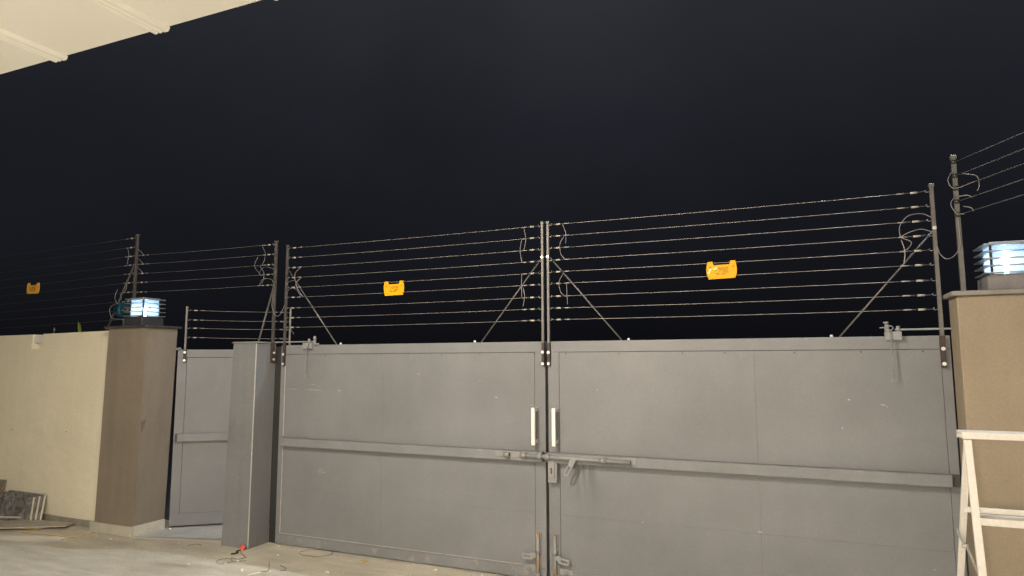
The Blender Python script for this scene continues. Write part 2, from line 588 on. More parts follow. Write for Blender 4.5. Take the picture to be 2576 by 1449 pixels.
g = MB()
g.prism([(-4.215, -0.36), (-3.19, -0.10), (-3.19, 0.06), (-3.19, 0.6), (-4.5, 0.6), (-4.215, 0.03)], 'z', -0.2, 0.006)
struct(g.build('threshold', 'threshold'))

# ------------------------------------------------------------------ house with its porch soffit (upper left)
house = thing('house', 'house porch with a cream panelled soffit in the upper left corner', 'house', (0, -7.5, 0))
SZ, SY = 3.10, -3.22
rib_w = 0.10
ribs = [-1.155 + 0.6525 * k for k in range(-6, 9)]
for i, x in enumerate(ribs[:-1]):
    b = MB()
    b.box(x + 0.004, ribs[i + 1] - 0.004, -7.49, SY, SZ, SZ + 0.05)
    b.build('soffit_panel', 'soffit', house)
prof = [(-0.052, 0.0), (-0.034, -0.030), (-0.022, -0.030), (-0.018, -0.022), (-0.010, -0.022), (-0.006, -0.032), (0.004, -0.032),
        (0.008, -0.023), (0.016, -0.023), (0.020, -0.034), (0.042, -0.034), (0.047, -0.026), (0.052, 0.0)]
for x in ribs:
    b = MB()
    b.prism([(x + u, SZ + v * 0.5) for u, v in prof], 'y', -7.49, SY + 0.006)
    b.build('soffit_rib', 'soffit', house)
b = MB()
b.box(-5.4, 4.6, -7.49, SY - 0.004, SZ + 0.052, SZ + 0.25)
b.build('roof_slab', 'house', house)
b = MB()
b.box(-5.4, 4.6, -7.8, -7.5, 0.0, SZ + 0.25)
b.build('wall', 'house', house)
b = MB()
b.box(-0.55, 0.55, -7.496, -7.46, 0.002, 2.15, 0.004)
dr = b.build('door', 'wood', house)
b = MB()
b.tube([(0.42, -7.44, 1.0), (0.42, -7.42, 1.02), (0.42, -7.42, 1.12), (0.42, -7.44, 1.14)], 0.01)
b.build('handle', 'steel', dr)


def wall_lamp(x, z, r, label):
    t = thing('wall_lamp', label, 'wall lamp', (x, -7.5, z))
    b = MB()
    b.box(x - 0.06, x + 0.06, -7.5 + 0.001, -7.475, z - 0.1, z + 0.1, 0.005)
    b.build('back_plate', 'steel', t)
    b = MB()
    b.tube(arc([(x, -7.475, z - 0.06), (x, -7.40, z - 0.10), (x, -7.34, z - r - 0.02), (x, -7.34, z - r + 0.012)]), 0.012)
    b.build('arm', 'steel', t)
    b = MB()
    b.sphere((x, -7.34, z), r, seg=24)
    b.build('globe', 'porch', t)


wall_lamp(-1.9, 1.95, 0.065, 'warm white globe lamp on the house wall left of the door')
wall_lamp(1.35, 1.95, 0.105, 'warm white globe lamp on the house wall right of the door')

t = thing('roof_edge_lamp', 'bare warm bulb in a holder on top of the porch roof edge', 'lamp', (-0.30, -3.30, 3.35))
b = MB()
b.box(-0.35, -0.25, -3.345, -3.245, 3.3505, 3.365, 0.003)
b.tube([(-0.30, -3.295, 3.365), (-0.30, -3.295, 3.425)], 0.022, 12)
b.build('holder', 'steel', t)
b = MB()
b.sphere((-0.30, -3.295, 3.47), 0.05, seg=20)
b.build('bulb', 'edge', t)
for k, x in enumerate((-3.42, -1.46, 1.15, 3.1)):  # unseen soffit lamps added to raise the light on the floor
    t = thing('fill_light', ['first', 'second', 'third', 'fourth'][k] + ' added unseen downlight from the left in the porch soffit', 'fill_light', (x, -4.15, SZ), 'added porch fill lights')
    b = MB()
    ring = [(x + 0.062 * math.cos(2 * math.pi * j / 24), -4.15 + 0.062 * math.sin(2 * math.pi * j / 24), SZ - 0.004) for j in range(24)]
    b.tube(ring, 0.006, 6, closed=True)
    b.build('trim_ring', 'steel', t)
    b = MB()
    b.tube([(x, -4.15, SZ - 0.0005), (x, -4.15, SZ - 0.004)], 0.055, 24)
    b.build('lens', 'floor_fill', t)

# ------------------------------------------------------------------ street lamp outside, above the frame on the right
sl = thing('street_lamp', 'tall cold white street lamp outside the gate on the right', 'street lamp', (5.6, 2.3, -0.055))
b = MB()
b.tube([(5.6, 2.3, -0.05), (5.6, 2.3, 4.0), (5.6, 2.3, 9.1)], 0.08, 12, r2=0.05)
b.build('pole', 'post', sl)
b = MB()
b.tube(arc([(5.6, 2.3, 9.05), (5.5, 2.3, 9.32), (5.0, 2.3, 9.4), (3.6, 2.3, 9.32), (3.45, 2.3, 9.30)]), 0.035, 10)
b.build('arm', 'post', sl)
b = MB()
b.box(2.95, 3.47, 2.18, 2.42, 9.235, 9.33, 0.02)
b.build('lamp_head', 'post', sl)
b = MB()
b.box(3.02, 3.38, 2.21, 2.39, 9.22, 9.234)
b.build('lens', 'street', sl)

# ================================================================== WALLS AND PILLARS
# cream boundary wall on the left with a mortar-filled notch in its top
wt = thing('boundary_wall', 'cream rendered boundary wall left of the taupe pillar', 'wall', (-7, -0.12, 0))
b = MB()
zt = 2.043
b.box(-6.215, -6.03, -0.24, 0.0, 0.0, 1.868)
b.box(-6.215, -6.03, -0.165, 0.0, 1.868, 2.018)
b.hexa([(-10.5, -0.24, 0), (-6.215, -0.24, 0), (-6.215, 0, 0), (-10.5, 0, 0)], [(-10.5, -0.24, 2.015), (-6.215, -0.24, 2.03), (-6.215, 0, 2.03), (-10.5, 0, 2.015)])
b.hexa([(-6.03, -0.24, 0), (-4.70, -0.24, 0), (-4.70, 0, 0), (-6.03, 0, 0)], [(-6.03, -0.24, 2.034), (-4.70, -0.24, 2.052), (-4.70, 0, 2.052), (-6.03, 0, 2.034)])
b.build('wall_body', 'cream_wall', wt)
b = MB()
b.box(-6.212, -6.035, -0.222, -0.163, 1.935, 2.022, 0.004)
b.build('mortar_patch', 'white_pvc', wt)['label'] = 'whitish patch filling the notch in the wall top'
xs = [-4.775, -5.17, -5.56, -5.95, -6.34, -6.73, -7.12, -7.51]
for x0, x1 in zip(xs[1:], xs[:-1]):
    b = MB()
    h = 0.068 + random.uniform(-0.003, 0.003)
    b.box(x0 + 0.002, x1 - 0.002, -0.255, -0.2405, 0.001, h, 0.002)
    b.build('skirting_tile', 'skirt', wt)

# taupe pillar carrying the left lantern
pl = thing('gate_pillar', 'taupe plastered gate pillar with a pale tiled plinth beside the wicket', 'pillar', (-4.48, -0.18, 0))
b = MB()
b.hexa([(-4.790, -0.36, 0), (-4.232, -0.36, 0), (-4.232, 0.0, 0), (-4.790, 0.0, 0)],
       [(-4.752, -0.36, 2.062), (-4.182, -0.36, 2.062), (-4.182, 0.0, 2.062), (-4.752, 0.0, 2.062)])
b.build('shaft', 'brown_pillar', pl)
b = MB()
b.box(-4.785, -4.148, -0.395, 0.028, 2.0625, 2.087, 0.003)
b.build('capstone', 'granite', pl)
for (x0, x1, y0, y1) in ((-4.835, -4.722, -0.378, -0.3605), (-4.718, -4.2185, -0.378, -0.3605), (-4.2315, -4.2145, -0.3600, 0.0)):
    b = MB()
    b.box(x0, x1, y0, y1, 0.002, 0.104 + random.uniform(-0.003, 0.003), 0.002)
    b.build('plinth_tile', 'plinth', pl)

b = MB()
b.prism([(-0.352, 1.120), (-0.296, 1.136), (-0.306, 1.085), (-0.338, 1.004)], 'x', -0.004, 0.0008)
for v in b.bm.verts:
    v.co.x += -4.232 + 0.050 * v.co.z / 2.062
b.build('dark_patch', 'brown_dark', pl)  # small darker brown patch near the shaft's front corner
for (x, z) in ((-6.466, 0.946), (-5.509, 0.96)):
    b = MB(); b.tube([(x, -0.2395, z), (x, -0.2412, z)], 0.008, 7); b.build('nail_hole', 'twig', wt)

# grey pillar between the wicket and the main gate
pg = thing('gate_pillar', 'grey painted pillar between the wicket and the double gate', 'pillar', (-3.02, -0.07, 0))
b = MB()
b.hexa([(-3.190, -0.225, 0), (-2.862, -0.225, 0), (-2.862, 0.03, 0), (-3.190, 0.03, 0)],
       [(-3.142, -0.225, 1.893), (-2.852, -0.225, 1.893), (-2.852, 0.03, 1.893), (-3.142, 0.03, 1.893)])
b.build('shaft', 'grey_plaster', pg)
b = MB()
b.hexa([(-3.158, -0.238, 1.8935), (-2.838, -0.238, 1.8935), (-2.838, 0.044, 1.8935), (-3.158, 0.044, 1.8935)],
       [(-3.145, -0.226, 1.905), (-2.85, -0.226, 1.905), (-2.85, 0.032, 1.905), (-3.145, 0.032, 1.905)])
b.build('mortar_cap', 'mortar', pg)
b = MB()
b.hexa([(-2.868, -0.2268, 0.01), (-2.8605, -0.2268, 0.01), (-2.8605, -0.219, 0.01), (-2.868, -0.219, 0.01)],
       [(-2.858, -0.2268, 1.89), (-2.8505, -0.2268, 1.89), (-2.8505, -0.219, 1.89), (-2.858, -0.219, 1.89)])
b.build('corner_bead', 'seam', pg)
b = MB()
b.box(-2.86, -2.757, 0.0305, 0.085, 0.002, 1.86, 0.002)
b.build('gap_light_block', 'insul_dark', pg)  # dark strip added to keep street light out of the gap

# tan pillar on the right
pr_ = thing('gate_pillar', 'tan plastered gate pillar behind the ladder at the right edge', 'pillar', (3.07, -0.1, 0))
b = MB()
b.box(2.783, 3.47, -0.233, 0.02, 0, 2.1055, 0.006)
b.build('shaft', 'tan_pillar', pr_)
b = MB()
b.box(2.752, 3.50, -0.268, 0.045, 2.106, 2.134, 0.003)
b.build('capstone', 'mortar', pr_)

# side wall running from the tan pillar towards the house, outside the frame
sw = MB()
d = Vector((0.42, -0.91, 0)).normalized()
A = Vector((3.48, -0.10, 0))
Bv = A + d * 8.0
nrm = Vector((0.91, 0.42, 0)).normalized() * 0.22
sw.hexa([A, Bv, Bv + nrm, A + nrm], [v + Vector((0, 0, 2.05)) for v in (A, Bv, Bv + nrm, A + nrm)])
tag(sw.build('boundary_wall', 'cream_wall'), 'cream rendered side wall right of the tan pillar', 'wall')


# ------------------------------------------------------------------ pillar lanterns
def lantern(cx, cy, z0, label, base):
    t = thing('pillar_lantern', label, 'lantern', (cx, cy, z0))
    a, f = 0.095, 0.137
    gz0, gz1 = z0 + 0.100, z0 + 0.275
    b = MB()
    b.box(cx - 0.128, cx + 0.128, cy - 0.128, cy + 0.128, z0 + 0.001, z0 + 0.088, 0.004)
    b.box(cx - 0.112, cx + 0.112, cy - 0.112, cy + 0.112, z0 + 0.0885, z0 + 0.099)
    b.build('base', base, t)
    for (sx, sy) in ((1, 1), (1, -1), (-1, 1), (-1, -1)):
        b = MB()
        b.box(cx + sx * a - 0.006, cx + sx * a + 0.006, cy + sy * a - 0.006, cy + sy * a + 0.006, gz0, gz1)
        b.build('corner_post', 'lantern_base', t)
    for k in range(4):
        ang = k * math.pi / 2
        b = MB()
        b.box(-a + 0.0075, a - 0.0075, -a - 0.0015, -a + 0.0015, gz0 + 0.001, gz1 - 0.001)
        b.xf(Matrix.Translation((cx, cy, 0)) @ Matrix.Rotation(ang, 4, 'Z'))
        b.build('glass_pane', 'glass', t)
    n = 4
    for k in range(n):
        z = gz0 + 0.002 + (gz1 - gz0) * k / n
        b = MB()
        for q in range(4):
            bb = [(-a - 0.008, -a - 0.008), (a + 0.008, -a - 0.008), (f, -f), (-f, -f)]
            b.prism(bb, 'z', z, z + 0.0065, mat=Matrix.Translation((cx, cy, 0)) @ Matrix.Rotation(q * math.pi / 2, 4, 'Z'))
        b.build('louvre', 'steel', t)
    b = MB()
    b.box(cx - f, cx + f, cy - f, cy + f, gz1 + 0.001, gz1 + 0.010, 0.002)
    b.box(cx - 0.1, cx + 0.1, cy - 0.1, cy + 0.1, gz1 + 0.0105, gz1 + 0.022, 0.003)
    b.build('top_cap', 'steel', t)
    b = MB()
    b.sphere((cx, cy, (gz0 + gz1) / 2 + 0.005), 0.030, seg=16)
    b.tube([(cx, cy, gz0), (cx, cy, gz0 + 0.065)], 0.013)
    b.build('bulb', 'bulb', t)
    return t


lantern(-4.462, -0.18, 2.0875, 'lit louvred square lantern on top of the taupe pillar', 'lantern_base')
lantern(3.075, -0.11, 2.1345, 'lit louvred square lantern on top of the tan pillar', 'lantern_grey')


# ================================================================== MAIN GATE
def gate_leaf(name, label, x0, x1, zt0, zb, inner, seam_x, rail0, rail1):
    """double-gate leaf with its front in the plane y = 0; inner = +1 when the meeting stile is at x1"""
    t = thing(name, label, 'gate', ((x0 + x1) / 2, 0.02, zb))
    D = 0.045
    sw_in, sw_out = 0.092, 0.055
    li, ri = (x0 + sw_out, x1 - sw_in) if inner > 0 else (x0 + sw_in, x1 - sw_out)
    zt_s, zb_s = zt0 - 0.087, zb + 0.082
    b = MB(); b.box(x0, x1, 0.0, D, zt_s, zt0, 0.003); b.build('top_rail', 'gate', t)
    b = MB(); b.box(x0, x1, 0.0, D, zb, zb_s, 0.003); b.build('bottom_rail', 'gate_dusty', t)
    b = MB(); b.box(x0, li, 0.0, D, zb_s + 0.0005, zt_s - 0.0005, 0.002); b.build('stile', 'gate', t)
    b = MB(); b.box(ri, x1, 0.0, D, zb_s + 0.0005, zt_s - 0.0005, 0.002); b.build('stile', 'gate', t)
    b = MB(); b.box(x0 + 0.03, x1 - 0.03, 0.010, D - 0.01, zb + 0.03, zt0 - 0.03); b.build('backing_sheet', 'dark_gap', t)
    zs = 0.519
    for (u0, u1) in ((li, seam_x), (seam_x, ri)):
        for (w0, w1) in ((zb_s, zs), (zs, zt_s)):
            g0 = 0.0028
            b = MB()
            off = random.uniform(0.0014, 0.0018)
            b.box(u0 + g0 if u0 == li else u0 + 0.0004, u1 - g0 if u1 == ri else u1 - 0.0004, off, 0.009,
                  w0 + 0.0012 if w0 == zb_s else w0 + 0.0003, w1 - g0 if w1 == zt_s else w1 - 0.0003, 0.0004)
            b.build('sheet', 'gate_stained' if (inner < 0 and u0 == li) else 'gate', t)
    b = MB(); b.box(rail0, rail1, -0.060, -0.0005, 0.921, 0.998, 0.004)
    b.build('cross_rail', 'gate_edge', t)
    # small rivets along the sheet edges
    for k in range(7):
        x = li + 0.12 + (ri - li - 0.2) * k / 6 + random.uniform(-0.08, 0.08)
        b = MB(); b.sphere((x, 0.001, zt_s - 0.014), 0.005, seg=8, scale=(1, 0.5, 1)); b.build('rivet', 'dark_gap', t)
    return t


def pull_handle(t, x):
    b = MB()
    b.box(x - 0.016, x + 0.014, -0.080, -0.056, 1.050, 1.344, 0.003)
    h = b.build('handle', 'white_handle', t)
    h['label'] = 'white square pull handle'
    for z in (1.066, 1.314):
        b = MB()
        b.box(x - 0.013, x + 0.013, -0.0558, -0.0003, z, z + 0.026, 0.002)
        b.build('handle_foot', 'white_handle', h)


gl = gate_leaf('gate_leaf', 'left leaf of the grey steel double gate', -2.752, -0.0125, 1.872, 0.016, +1, -1.568, -2.675, -0.022)
gr = gate_leaf('gate_leaf', 'right leaf of the grey steel double gate', 0.0125, 2.772, 1.872, 0.016, -1, 1.578, 0.012, 2.722)
pull_handle(gl, -0.090)
pull_handle(gr, 0.083)

b = MB(); b.box(2.7225, 2.766, -0.034, -0.0006, 0.924, 0.996, 0.001); b.build('rail_end_shadow', 'dark_gap', gr)  # dark box in place of the shadow cast past the rail's end
# pale filler beads along the left leaf's outer and lower seams
b = MB(); b.box(-2.699, -2.694, -0.0012, 0.006, 0.11, 0.915); b.box(-2.699, -2.694, -0.0012, 0.006, 1.01, 1.77); b.box(-2.69, -0.22, -0.0012, 0.006, 0.1095, 0.1125)
b.build('filler_bead', 'seam', gl)

# pale scratches and rubbed spots on the paint
def scuffs(t, marks):
    for (x, z, L_, h_, a_) in marks:
        b_ = MB()
        m_ = Matrix.Translation((x, 0, z)) @ Matrix.Rotation(R(a_), 4, 'Y')
        n_ = 7
        up_ = [(L_ * (k / n_ - 0.5), h_ * random.uniform(0.15, 1.0) * (1 - abs(2 * k / n_ - 1) ** 3)) for k in range(n_ + 1)]
        lo_ = [(L_ * (k / n_ - 0.5), -h_ * random.uniform(0.1, 0.8) * (1 - abs(2 * k / n_ - 1) ** 3) - 0.0002) for k in range(n_, -1, -1)]
        b_.prism(up_ + lo_, 'y', 0.0004, 0.0030, mat=m_)
        b_.build('paint_scuff', 'scuff', t)


scuffs(gl, [(-2.60, 1.452, 0.17, 0.0022, 0), (-2.34, 1.448, 0.22, 0.0020, 2), (-2.36, 1.50, 0.05, 0.003, 0), (-2.05, 1.445, 0.05, 0.004, 12), (-1.2, 1.60, 0.02, 0.004, 30),
            (-0.45, 1.415, 0.03, 0.004, 0), (-0.13, 1.36, 0.03, 0.003, 0), (-2.2, 0.70, 0.012, 0.01, 0), (-0.6, 1.55, 0.012, 0.002, 60)])
scuffs(gr, [(0.42, 1.49, 0.02, 0.004, 0), (2.17, 1.45, 0.02, 0.005, 10), (2.37, 1.42, 0.03, 0.004, 0), (2.39, 1.41, 0.012, 0.004, 40), (2.12, 1.26, 0.006, 0.016, 0), (1.2, 1.2, 0.012, 0.002, 70),
            (0.75, 0.52, 0.012, 0.004, 0), (2.60, 0.40, 0.02, 0.003, 0), (1.57, 0.53, 0.03, 0.004, 0)])

def smudge(t, x, z, rx, rz, y=0.0):
    b_ = MB()
    b_.prism([(x + rx * math.cos(a_ * math.pi / 8) * random.uniform(0.8, 1.1), z + rz * math.sin(a_ * math.pi / 8) * random.uniform(0.8, 1.1)) for a_ in range(16)], 'y', y + 0.0008, 0.0030)
    b_.build('rubbed_spot', 'smudge', t)


smudge(gl, -2.24, 0.70, 0.030, 0.028)
smudge(gl, -2.25, 0.058, 0.048, 0.036, -0.0012)

# slide bolt across the meeting stiles
YB = -0.086
b = MB(); b.box(-0.423, -0.03, -0.0655, -0.0603, 0.950, 0.996, 0.001); b.build('bolt_plate', 'hardware', gl)
b = MB(); b.box(0.02, 0.728, -0.0655, -0.0603, 0.946, 0.993, 0.001); b.build('bolt_plate', 'hardware', gr)
b = MB(); b.tube([(-0.198, YB, 0.9735), (0.2, YB, 0.968), (0.690, YB, 0.9625)], 0.0150, 12); rod = b.build('slide_bolt', 'hardware', gr)
for x, w, p in ((-0.172, 0.024, gl), (-0.034, 0.020, gl), (0.034, 0.024, gr), (0.480, 0.024, gr)):
    b = MB(); b.tube([(x - w, YB, 0.9715 - 0.009 * (x + .17)), (x + w, YB, 0.9715 - 0.009 * (x + .17))], 0.0215, 14)
    b.build('bolt_sleeve', 'hardware', p)
b = MB()
b.tube([(-0.338, YB - 0.002, 0.971), (-0.292, YB - 0.002, 0.970)], 0.019, 14)
b.tube([(-0.2925, YB - 0.002, 0.970), (-0.2915, YB - 0.002, 0.970)], 0.014, 14, mi=1)
b.build('bolt_sleeve', ['hardware', 'dark_gap'], gl)
# lock plate under the bolt
b = MB(); b.box(0.022, 0.098, -0.052, -0.0004, 0.768, 0.9205, 0.003); b.build('lock_box', 'hardware', gr)
b = MB(); b.box(0.030, 0.080, -0.062, -0.0525, 0.806, 0.945, 0.002); lp = b.build('lock_tongue', 'hardware', gr)
b = MB(); b.box(0.049, 0.060, -0.0635, -0.0622, 0.838, 0.884); b.build('keyhole', 'dark_gap', lp)
# bent hasp hanging from the bolt
b = MB()
hp = Matrix.Translation((0.245, -0.098, 0.955)) @ Matrix.Rotation(R(28), 4, 'Y')
b.box(-0.021, 0.021, -0.004, 0.004, -0.055, 0.012, 0.001, mat=hp)
b.box(-0.022, -0.008, -0.004, 0.004, -0.118, -0.0552, 0.001, mat=hp)
b.box(0.008, 0.022, -0.004, 0.004, -0.118, -0.0552, 0.001, mat=hp)
b.prism([(-0.022, -0.118), (0.022, -0.118), (0.012, -0.134), (-0.012, -0.134)], 'y', -0.004, 0.004, mat=hp)
b.build('hasp', 'hardware', gr)


# drop bolts at the foot of the meeting stiles
def drop_bolt(t, x, s):
    b = MB(); b.tube([(x, -0.024, 0.008), (x, -0.024, 0.366)], 0.0125, 12)
    r = b.build('drop_bolt', 'rust', t); r['label'] = 'grey drop bolt rod with orange rust'
    for z in (0.218, 0.030):
        b = MB(); b.tube([(x, -0.024, z), (x, -0.024, z + 0.036)], 0.0180, 12); b.build('bolt_sleeve', 'hardware', t)
    b = MB(); b.box(x + 0.012, x + 0.022, -0.0095, -0.0004, 0.05, 0.37, 0.001); b.build('bolt_backing', 'hardware', t)
    m_ = Matrix.Translation((x, -0.042, 0.205)) @ Matrix.Rotation(R(6) * s * -1, 4, 'Y') if s > 0 else Matrix.Translation((x, -0.042, 0.205))
    if s > 0:
        m_ = Matrix.Translation((x, -0.042, 0.205)) @ Matrix.Rotation(R(8), 4, 'Y')
    b = MB()
    q = lambda pts: [(s * u, v) for u, v in pts]
    b.prism(q([(0.010, -0.018), (0.030, -0.022), (0.040, -0.034), (0.058, -0.036), (0.058, 0.012), (0.046, 0.018), (0.010, 0.016)]), 'y', -0.004, 0.004, mat=m_)
    b.prism(q([(0.0582, 0.012), (0.0582, -0.006), (0.105, -0.006), (0.105, -0.018), (0.0582, -0.018), (0.0582, -0.036), (0.118, -0.036), (0.128, -0.020), (0.128, 0.0), (0.118, 0.012)]), 'y', -0.004, 0.004, mat=m_)
    b.build('bolt_handle', 'hardware', t)
    b = MB(); b.box(min(x + s * 0.03, x + s * 0.135), max(x + s * 0.03, x + s * 0.135), -0.0045, -0.0004, 0.074, 0.118, 0.001)
    pt = b.build('keeper_plate', 'hardware', t)
    b = MB(); b.box(x + s * 0.083 - 0.016, x + s * 0.083 + 0.016, -0.018, -0.0047, 0.083, 0.098, 0.003); b.build('staple', 'hardware', pt)


b = MB(); b.box(-0.035, 0.035, 0.0458, 0.052, 0.03, 1.86, 0.001); b.build('meeting_strip', 'dark_gap', gr)
b = MB(); b.box(2.70, 2.782, 0.0458, 0.052, 0.03, 1.86, 0.001); b.build('hinge_strip', 'dark_gap', gr)
drop_bolt(gl, -0.075, -1)
drop_bolt(gr, 0.067, +1)


# stay latches on top of the leaves, each with a hanging chain
def chain(x, y, z0, z1, label, mat):
    b = MB()
    n = int((z0 - z1) / 0.017)
    for k in range(n):
        zc = z0 - 0.010 - k * 0.017
        pts = []
        for j in range(10):
            a = 2 * math.pi * j / 10
            u = 0.0065 * math.cos(a)
            w = 0.0125 * math.sin(a)
            dx = 0.0015 * math.sin(k * 0.7)
            pts.append((x + dx + (u if k % 2 == 0 else 0), y + (0 if k % 2 == 0 else u), zc + w))
        b.tube(pts, 0.0022, 5, closed=True)
    pts = [(x + 0.014 * math.cos(2 * math.pi * j / 14), y, z1 - 0.014 + 0.014 * math.sin(2 * math.pi * j / 14)) for j in range(14)]
    b.tube(pts, 0.003, 6, closed=True)
    o = b.build('chain', mat, origin=(x, y, z1))
    tag(o, label, 'chain')


t = thing('stay_latch', 'grey stay latch with an arm to the tan pillar', 'latch', (2.45, -0.02, 1.872))
b = MB(); b.box(2.402, 2.500, -0.040, -0.0005, 1.846, 1.902, 0.002); b.build('bracket', 'hardware', t)
b = MB(); b.tube([(2.482, -0.02, 1.9025), (2.482, -0.02, 1.938)], 0.011, 10); b.build('pivot_pin', 'hardware', t)
b = MB(); b.box(2.463, 2.7825, -0.025, -0.014, 1.909, 1.921, 0.002); b.build('arm', 'hardware', t)
b = MB()
b.box(2.404, 2.430, -0.030, -0.012, 1.9025, 1.948, 0.003)
b.tube([(2.414, -0.021, 1.948), (2.414, -0.021, 1.956)], 0.008, 10)
b.tube([(2.414, -0.021, 1.957), (2.414, -0.021, 1.967)], 0.016, 12)
b.tube([(2.375, -0.034, 1.929), (2.43, -0.034, 1.927)], 0.0035, 8)
b.build('latch_bolt', 'hardware', t)
b = MB(); b.tube([(2.436 + 0.016 * math.cos(2 * math.pi * j / 16), -0.036, 1.926 + 0.014 * math.sin(2 * math.pi * j / 16)) for j in range(16)], 0.0035, 6, closed=True)
b.build('ring', 'hardware', t)
chain(2.436, -0.046, 1.908, 1.600, 'grey painted chain hanging from the right stay latch', 'hardware')

t = thing('stay_latch', 'grey stay latch with a round knob and an arm to the grey pillar', 'latch', (-2.40, -0.02, 1.872))
b = MB(); b.box(-2.462, -2.352, -0.040, -0.0005, 1.836, 1.893, 0.002); b.build('bracket', 'hardware', t)
b = MB(); b.tube([(-2.40, -0.022, 1.8935), (-2.40, -0.022, 1.915)], 0.010, 10); b.sphere((-2.40, -0.022, 1.918), 0.013, seg=10); b.build('pivot_pin', 'hardware', t)
b = MB(); b.box(-2.838, -2.345, -0.012, -0.001, 1.8985, 1.909, 0.002); b.build('arm', 'hardware', t)
b = MB(); b.box(-2.345, -2.322, -0.030, -0.012, 1.880, 1.922, 0.003); b.sphere((-2.333, -0.021, 1.936), 0.018, seg=12, scale=(0.9, 0.9, 1.15)); b.box(-2.340, -2.285, -0.028, -0.014, 1.873, 1.886, 0.002)
b.build('latch_bolt', 'hardware', t)
b = MB(); b.tube([(-2.375, -0.045, 1.90), (-2.39, -0.046, 1.84), (-2.365, -0.046, 1.84), (-2.350, -0.045, 1.89)], 0.003, 6, closed=True); b.build('ring', 'hardware', t)
chain(-2.408, -0.045, 1.858, 1.592, 'small steel chain hanging from the left stay latch', 'hardware')

# ================================================================== WICKET GATE
WA = R(37)
WM = Matrix.Translation((-4.187, 0.022, 0)) @ Matrix.Rotation(WA, 4, 'Z')
wk = thing('wicket_gate', 'narrow grey wicket gate standing ajar behind the grey pillar', 'gate', (-4.187, 0.022, 0.0))


def wbox(name, x0, x1, y0, y1, z0, z1, bev, mat, parent=wk):
    b_ = MB()
    b_.box(x0, x1, y0, y1, z0, z1, bev)
    b_.xf(WM)
    return b_.build(name, mat, parent)


WW = 1.20
wbox('top_rail', 0.0, WW, 0.0, 0.04, 1.760, 1.845, 0.003, 'gate')
wbox('bottom_rail', 0.0, WW, 0.0, 0.04, 0.026, 0.15, 0.003, 'gate')
wbox('stile', 0.0, 0.092, 0.0, 0.04, 0.1505, 1.7595, 0.002, 'gate')
wbox('stile', WW - 0.092, WW, 0.0, 0.04, 0.1505, 1.7595, 0.002, 'gate')
wbox('sheet', 0.095, WW - 0.095, 0.002, 0.012, 0.1515, 1.757, 0.001, 'gate')
wbox('backing_sheet', 0.03, WW - 0.03, 0.014, 0.03, 0.06, 1.80, 0, 'dark_gap')
wr = wbox('cross_rail', 0.046, WW - 0.05, -0.055, -0.0005, 0.886, 0.967, 0.004, 'gate_edge')
wbox('open_end', 0.026, 0.0455, -0.053, -0.0005, 0.888, 0.965, 0, 'dark_gap', wr)
b = MB(); b.tube([(-4.195, -0.005, 1.846), (-4.160, 0.018, 1.852)], 0.014, 10); b.sphere((-4.157, 0.02, 1.852), 0.016, seg=10); b.build('hinge_pin', 'gate_edge', wk)


# ================================================================== ELECTRIC FENCES
def insulator(parent, p, q, side, L=0.155, wmat=None):
    """strain insulator on a wire end: p = post end, q = direction along the wire"""
    p = Vector(p); q = Vector(q).normalized()
    b_ = MB()
    dn = Vector((0, -0.004, -0.006))
    b_.tube([p, p + q * 0.018 + dn, p + q * 0.028 + Vector((0, 0, 0.006)), p + q * 0.020 + Vector((0, 0, 0.010))], 0.0026, 6, mi=2)
    b_.tube([p + q * 0.024, p + q * (L * 0.42)], 0.0042, 8, mi=1)
    b_.tube([p + q * (L * 0.40), p + q * (L * 0.64)], 0.0068, 8, mi=0)
    b_.tube([p + q * (L * 0.64), p + q * (L * 0.84)], 0.0042, 8, mi=1)
    b_.tube([p + q * (L * 0.82), p + q * (L * 1.12)], 0.0042, 8, mi=2)
    b_.build('insulator', ['insul', 'insul_dark', 'wire'], parent)


def wire_part(parent, p, q, r, mat='wire', sag=0.004):
    p, q = Vector(p), Vector(q)
    n = 16
    pts = []
    for k in range(n + 1):
        u = k / n
        pts.append(p.lerp(q, u) + Vector((0, 0.0, -sag * 4 * u * (1 - u))))
    b_ = MB()
    b_.tube(pts, r, 6)
    return b_.build('wire', mat, parent)


def post_part(parent, x, y, z0, z1, w=0.021, cap=True, dark_to=None, mat='post', bolts=(), y_face=None, name='post'):
    b_ = MB()
    h = w / 2
    b_.box(x - h, x + h, y - h, y + h, z0, z1, 0.0015)
    if cap:
        b_.box(x - h * 1.35, x + h * 1.35, y - h * 1.35, y + h * 1.35, z1 - 0.001, z1 + 0.022, 0.003)
    po = b_.build(name, mat, parent)
    if dark_to is not None:
        b_ = MB()
        b_.box(x - h * 1.2, x + h * 1.2, y - h * 1.15, y + h * 1.05, z0 - 0.006, dark_to, 0.001)
        b_.build('post_sleeve', 'post_dark', po)
    for z in bolts:
        b_ = MB()
        yy = (y_face if y_face is not None else y - h * 1.15)
        b_.tube([(x, yy, z), (x, yy - 0.006, z)], 0.0125, 8)
        b_.tube([(x, yy - 0.006, z), (x, yy - 0.011, z)], 0.0075, 6)
        b_.build('bolt', 'bolt', po)
    return po


def cable_part(parent, pts, r=0.0028, mat='cable'):
    b_ = MB()
    b_.tube(arc(pts, 8), r, 6)
    b_.build('jumper_cable', mat, parent)


GW = [2.822, 2.725, 2.627, 2.528, 2.431, 2.335, 2.232, 2.136, 2.043]
WR = 0.0018

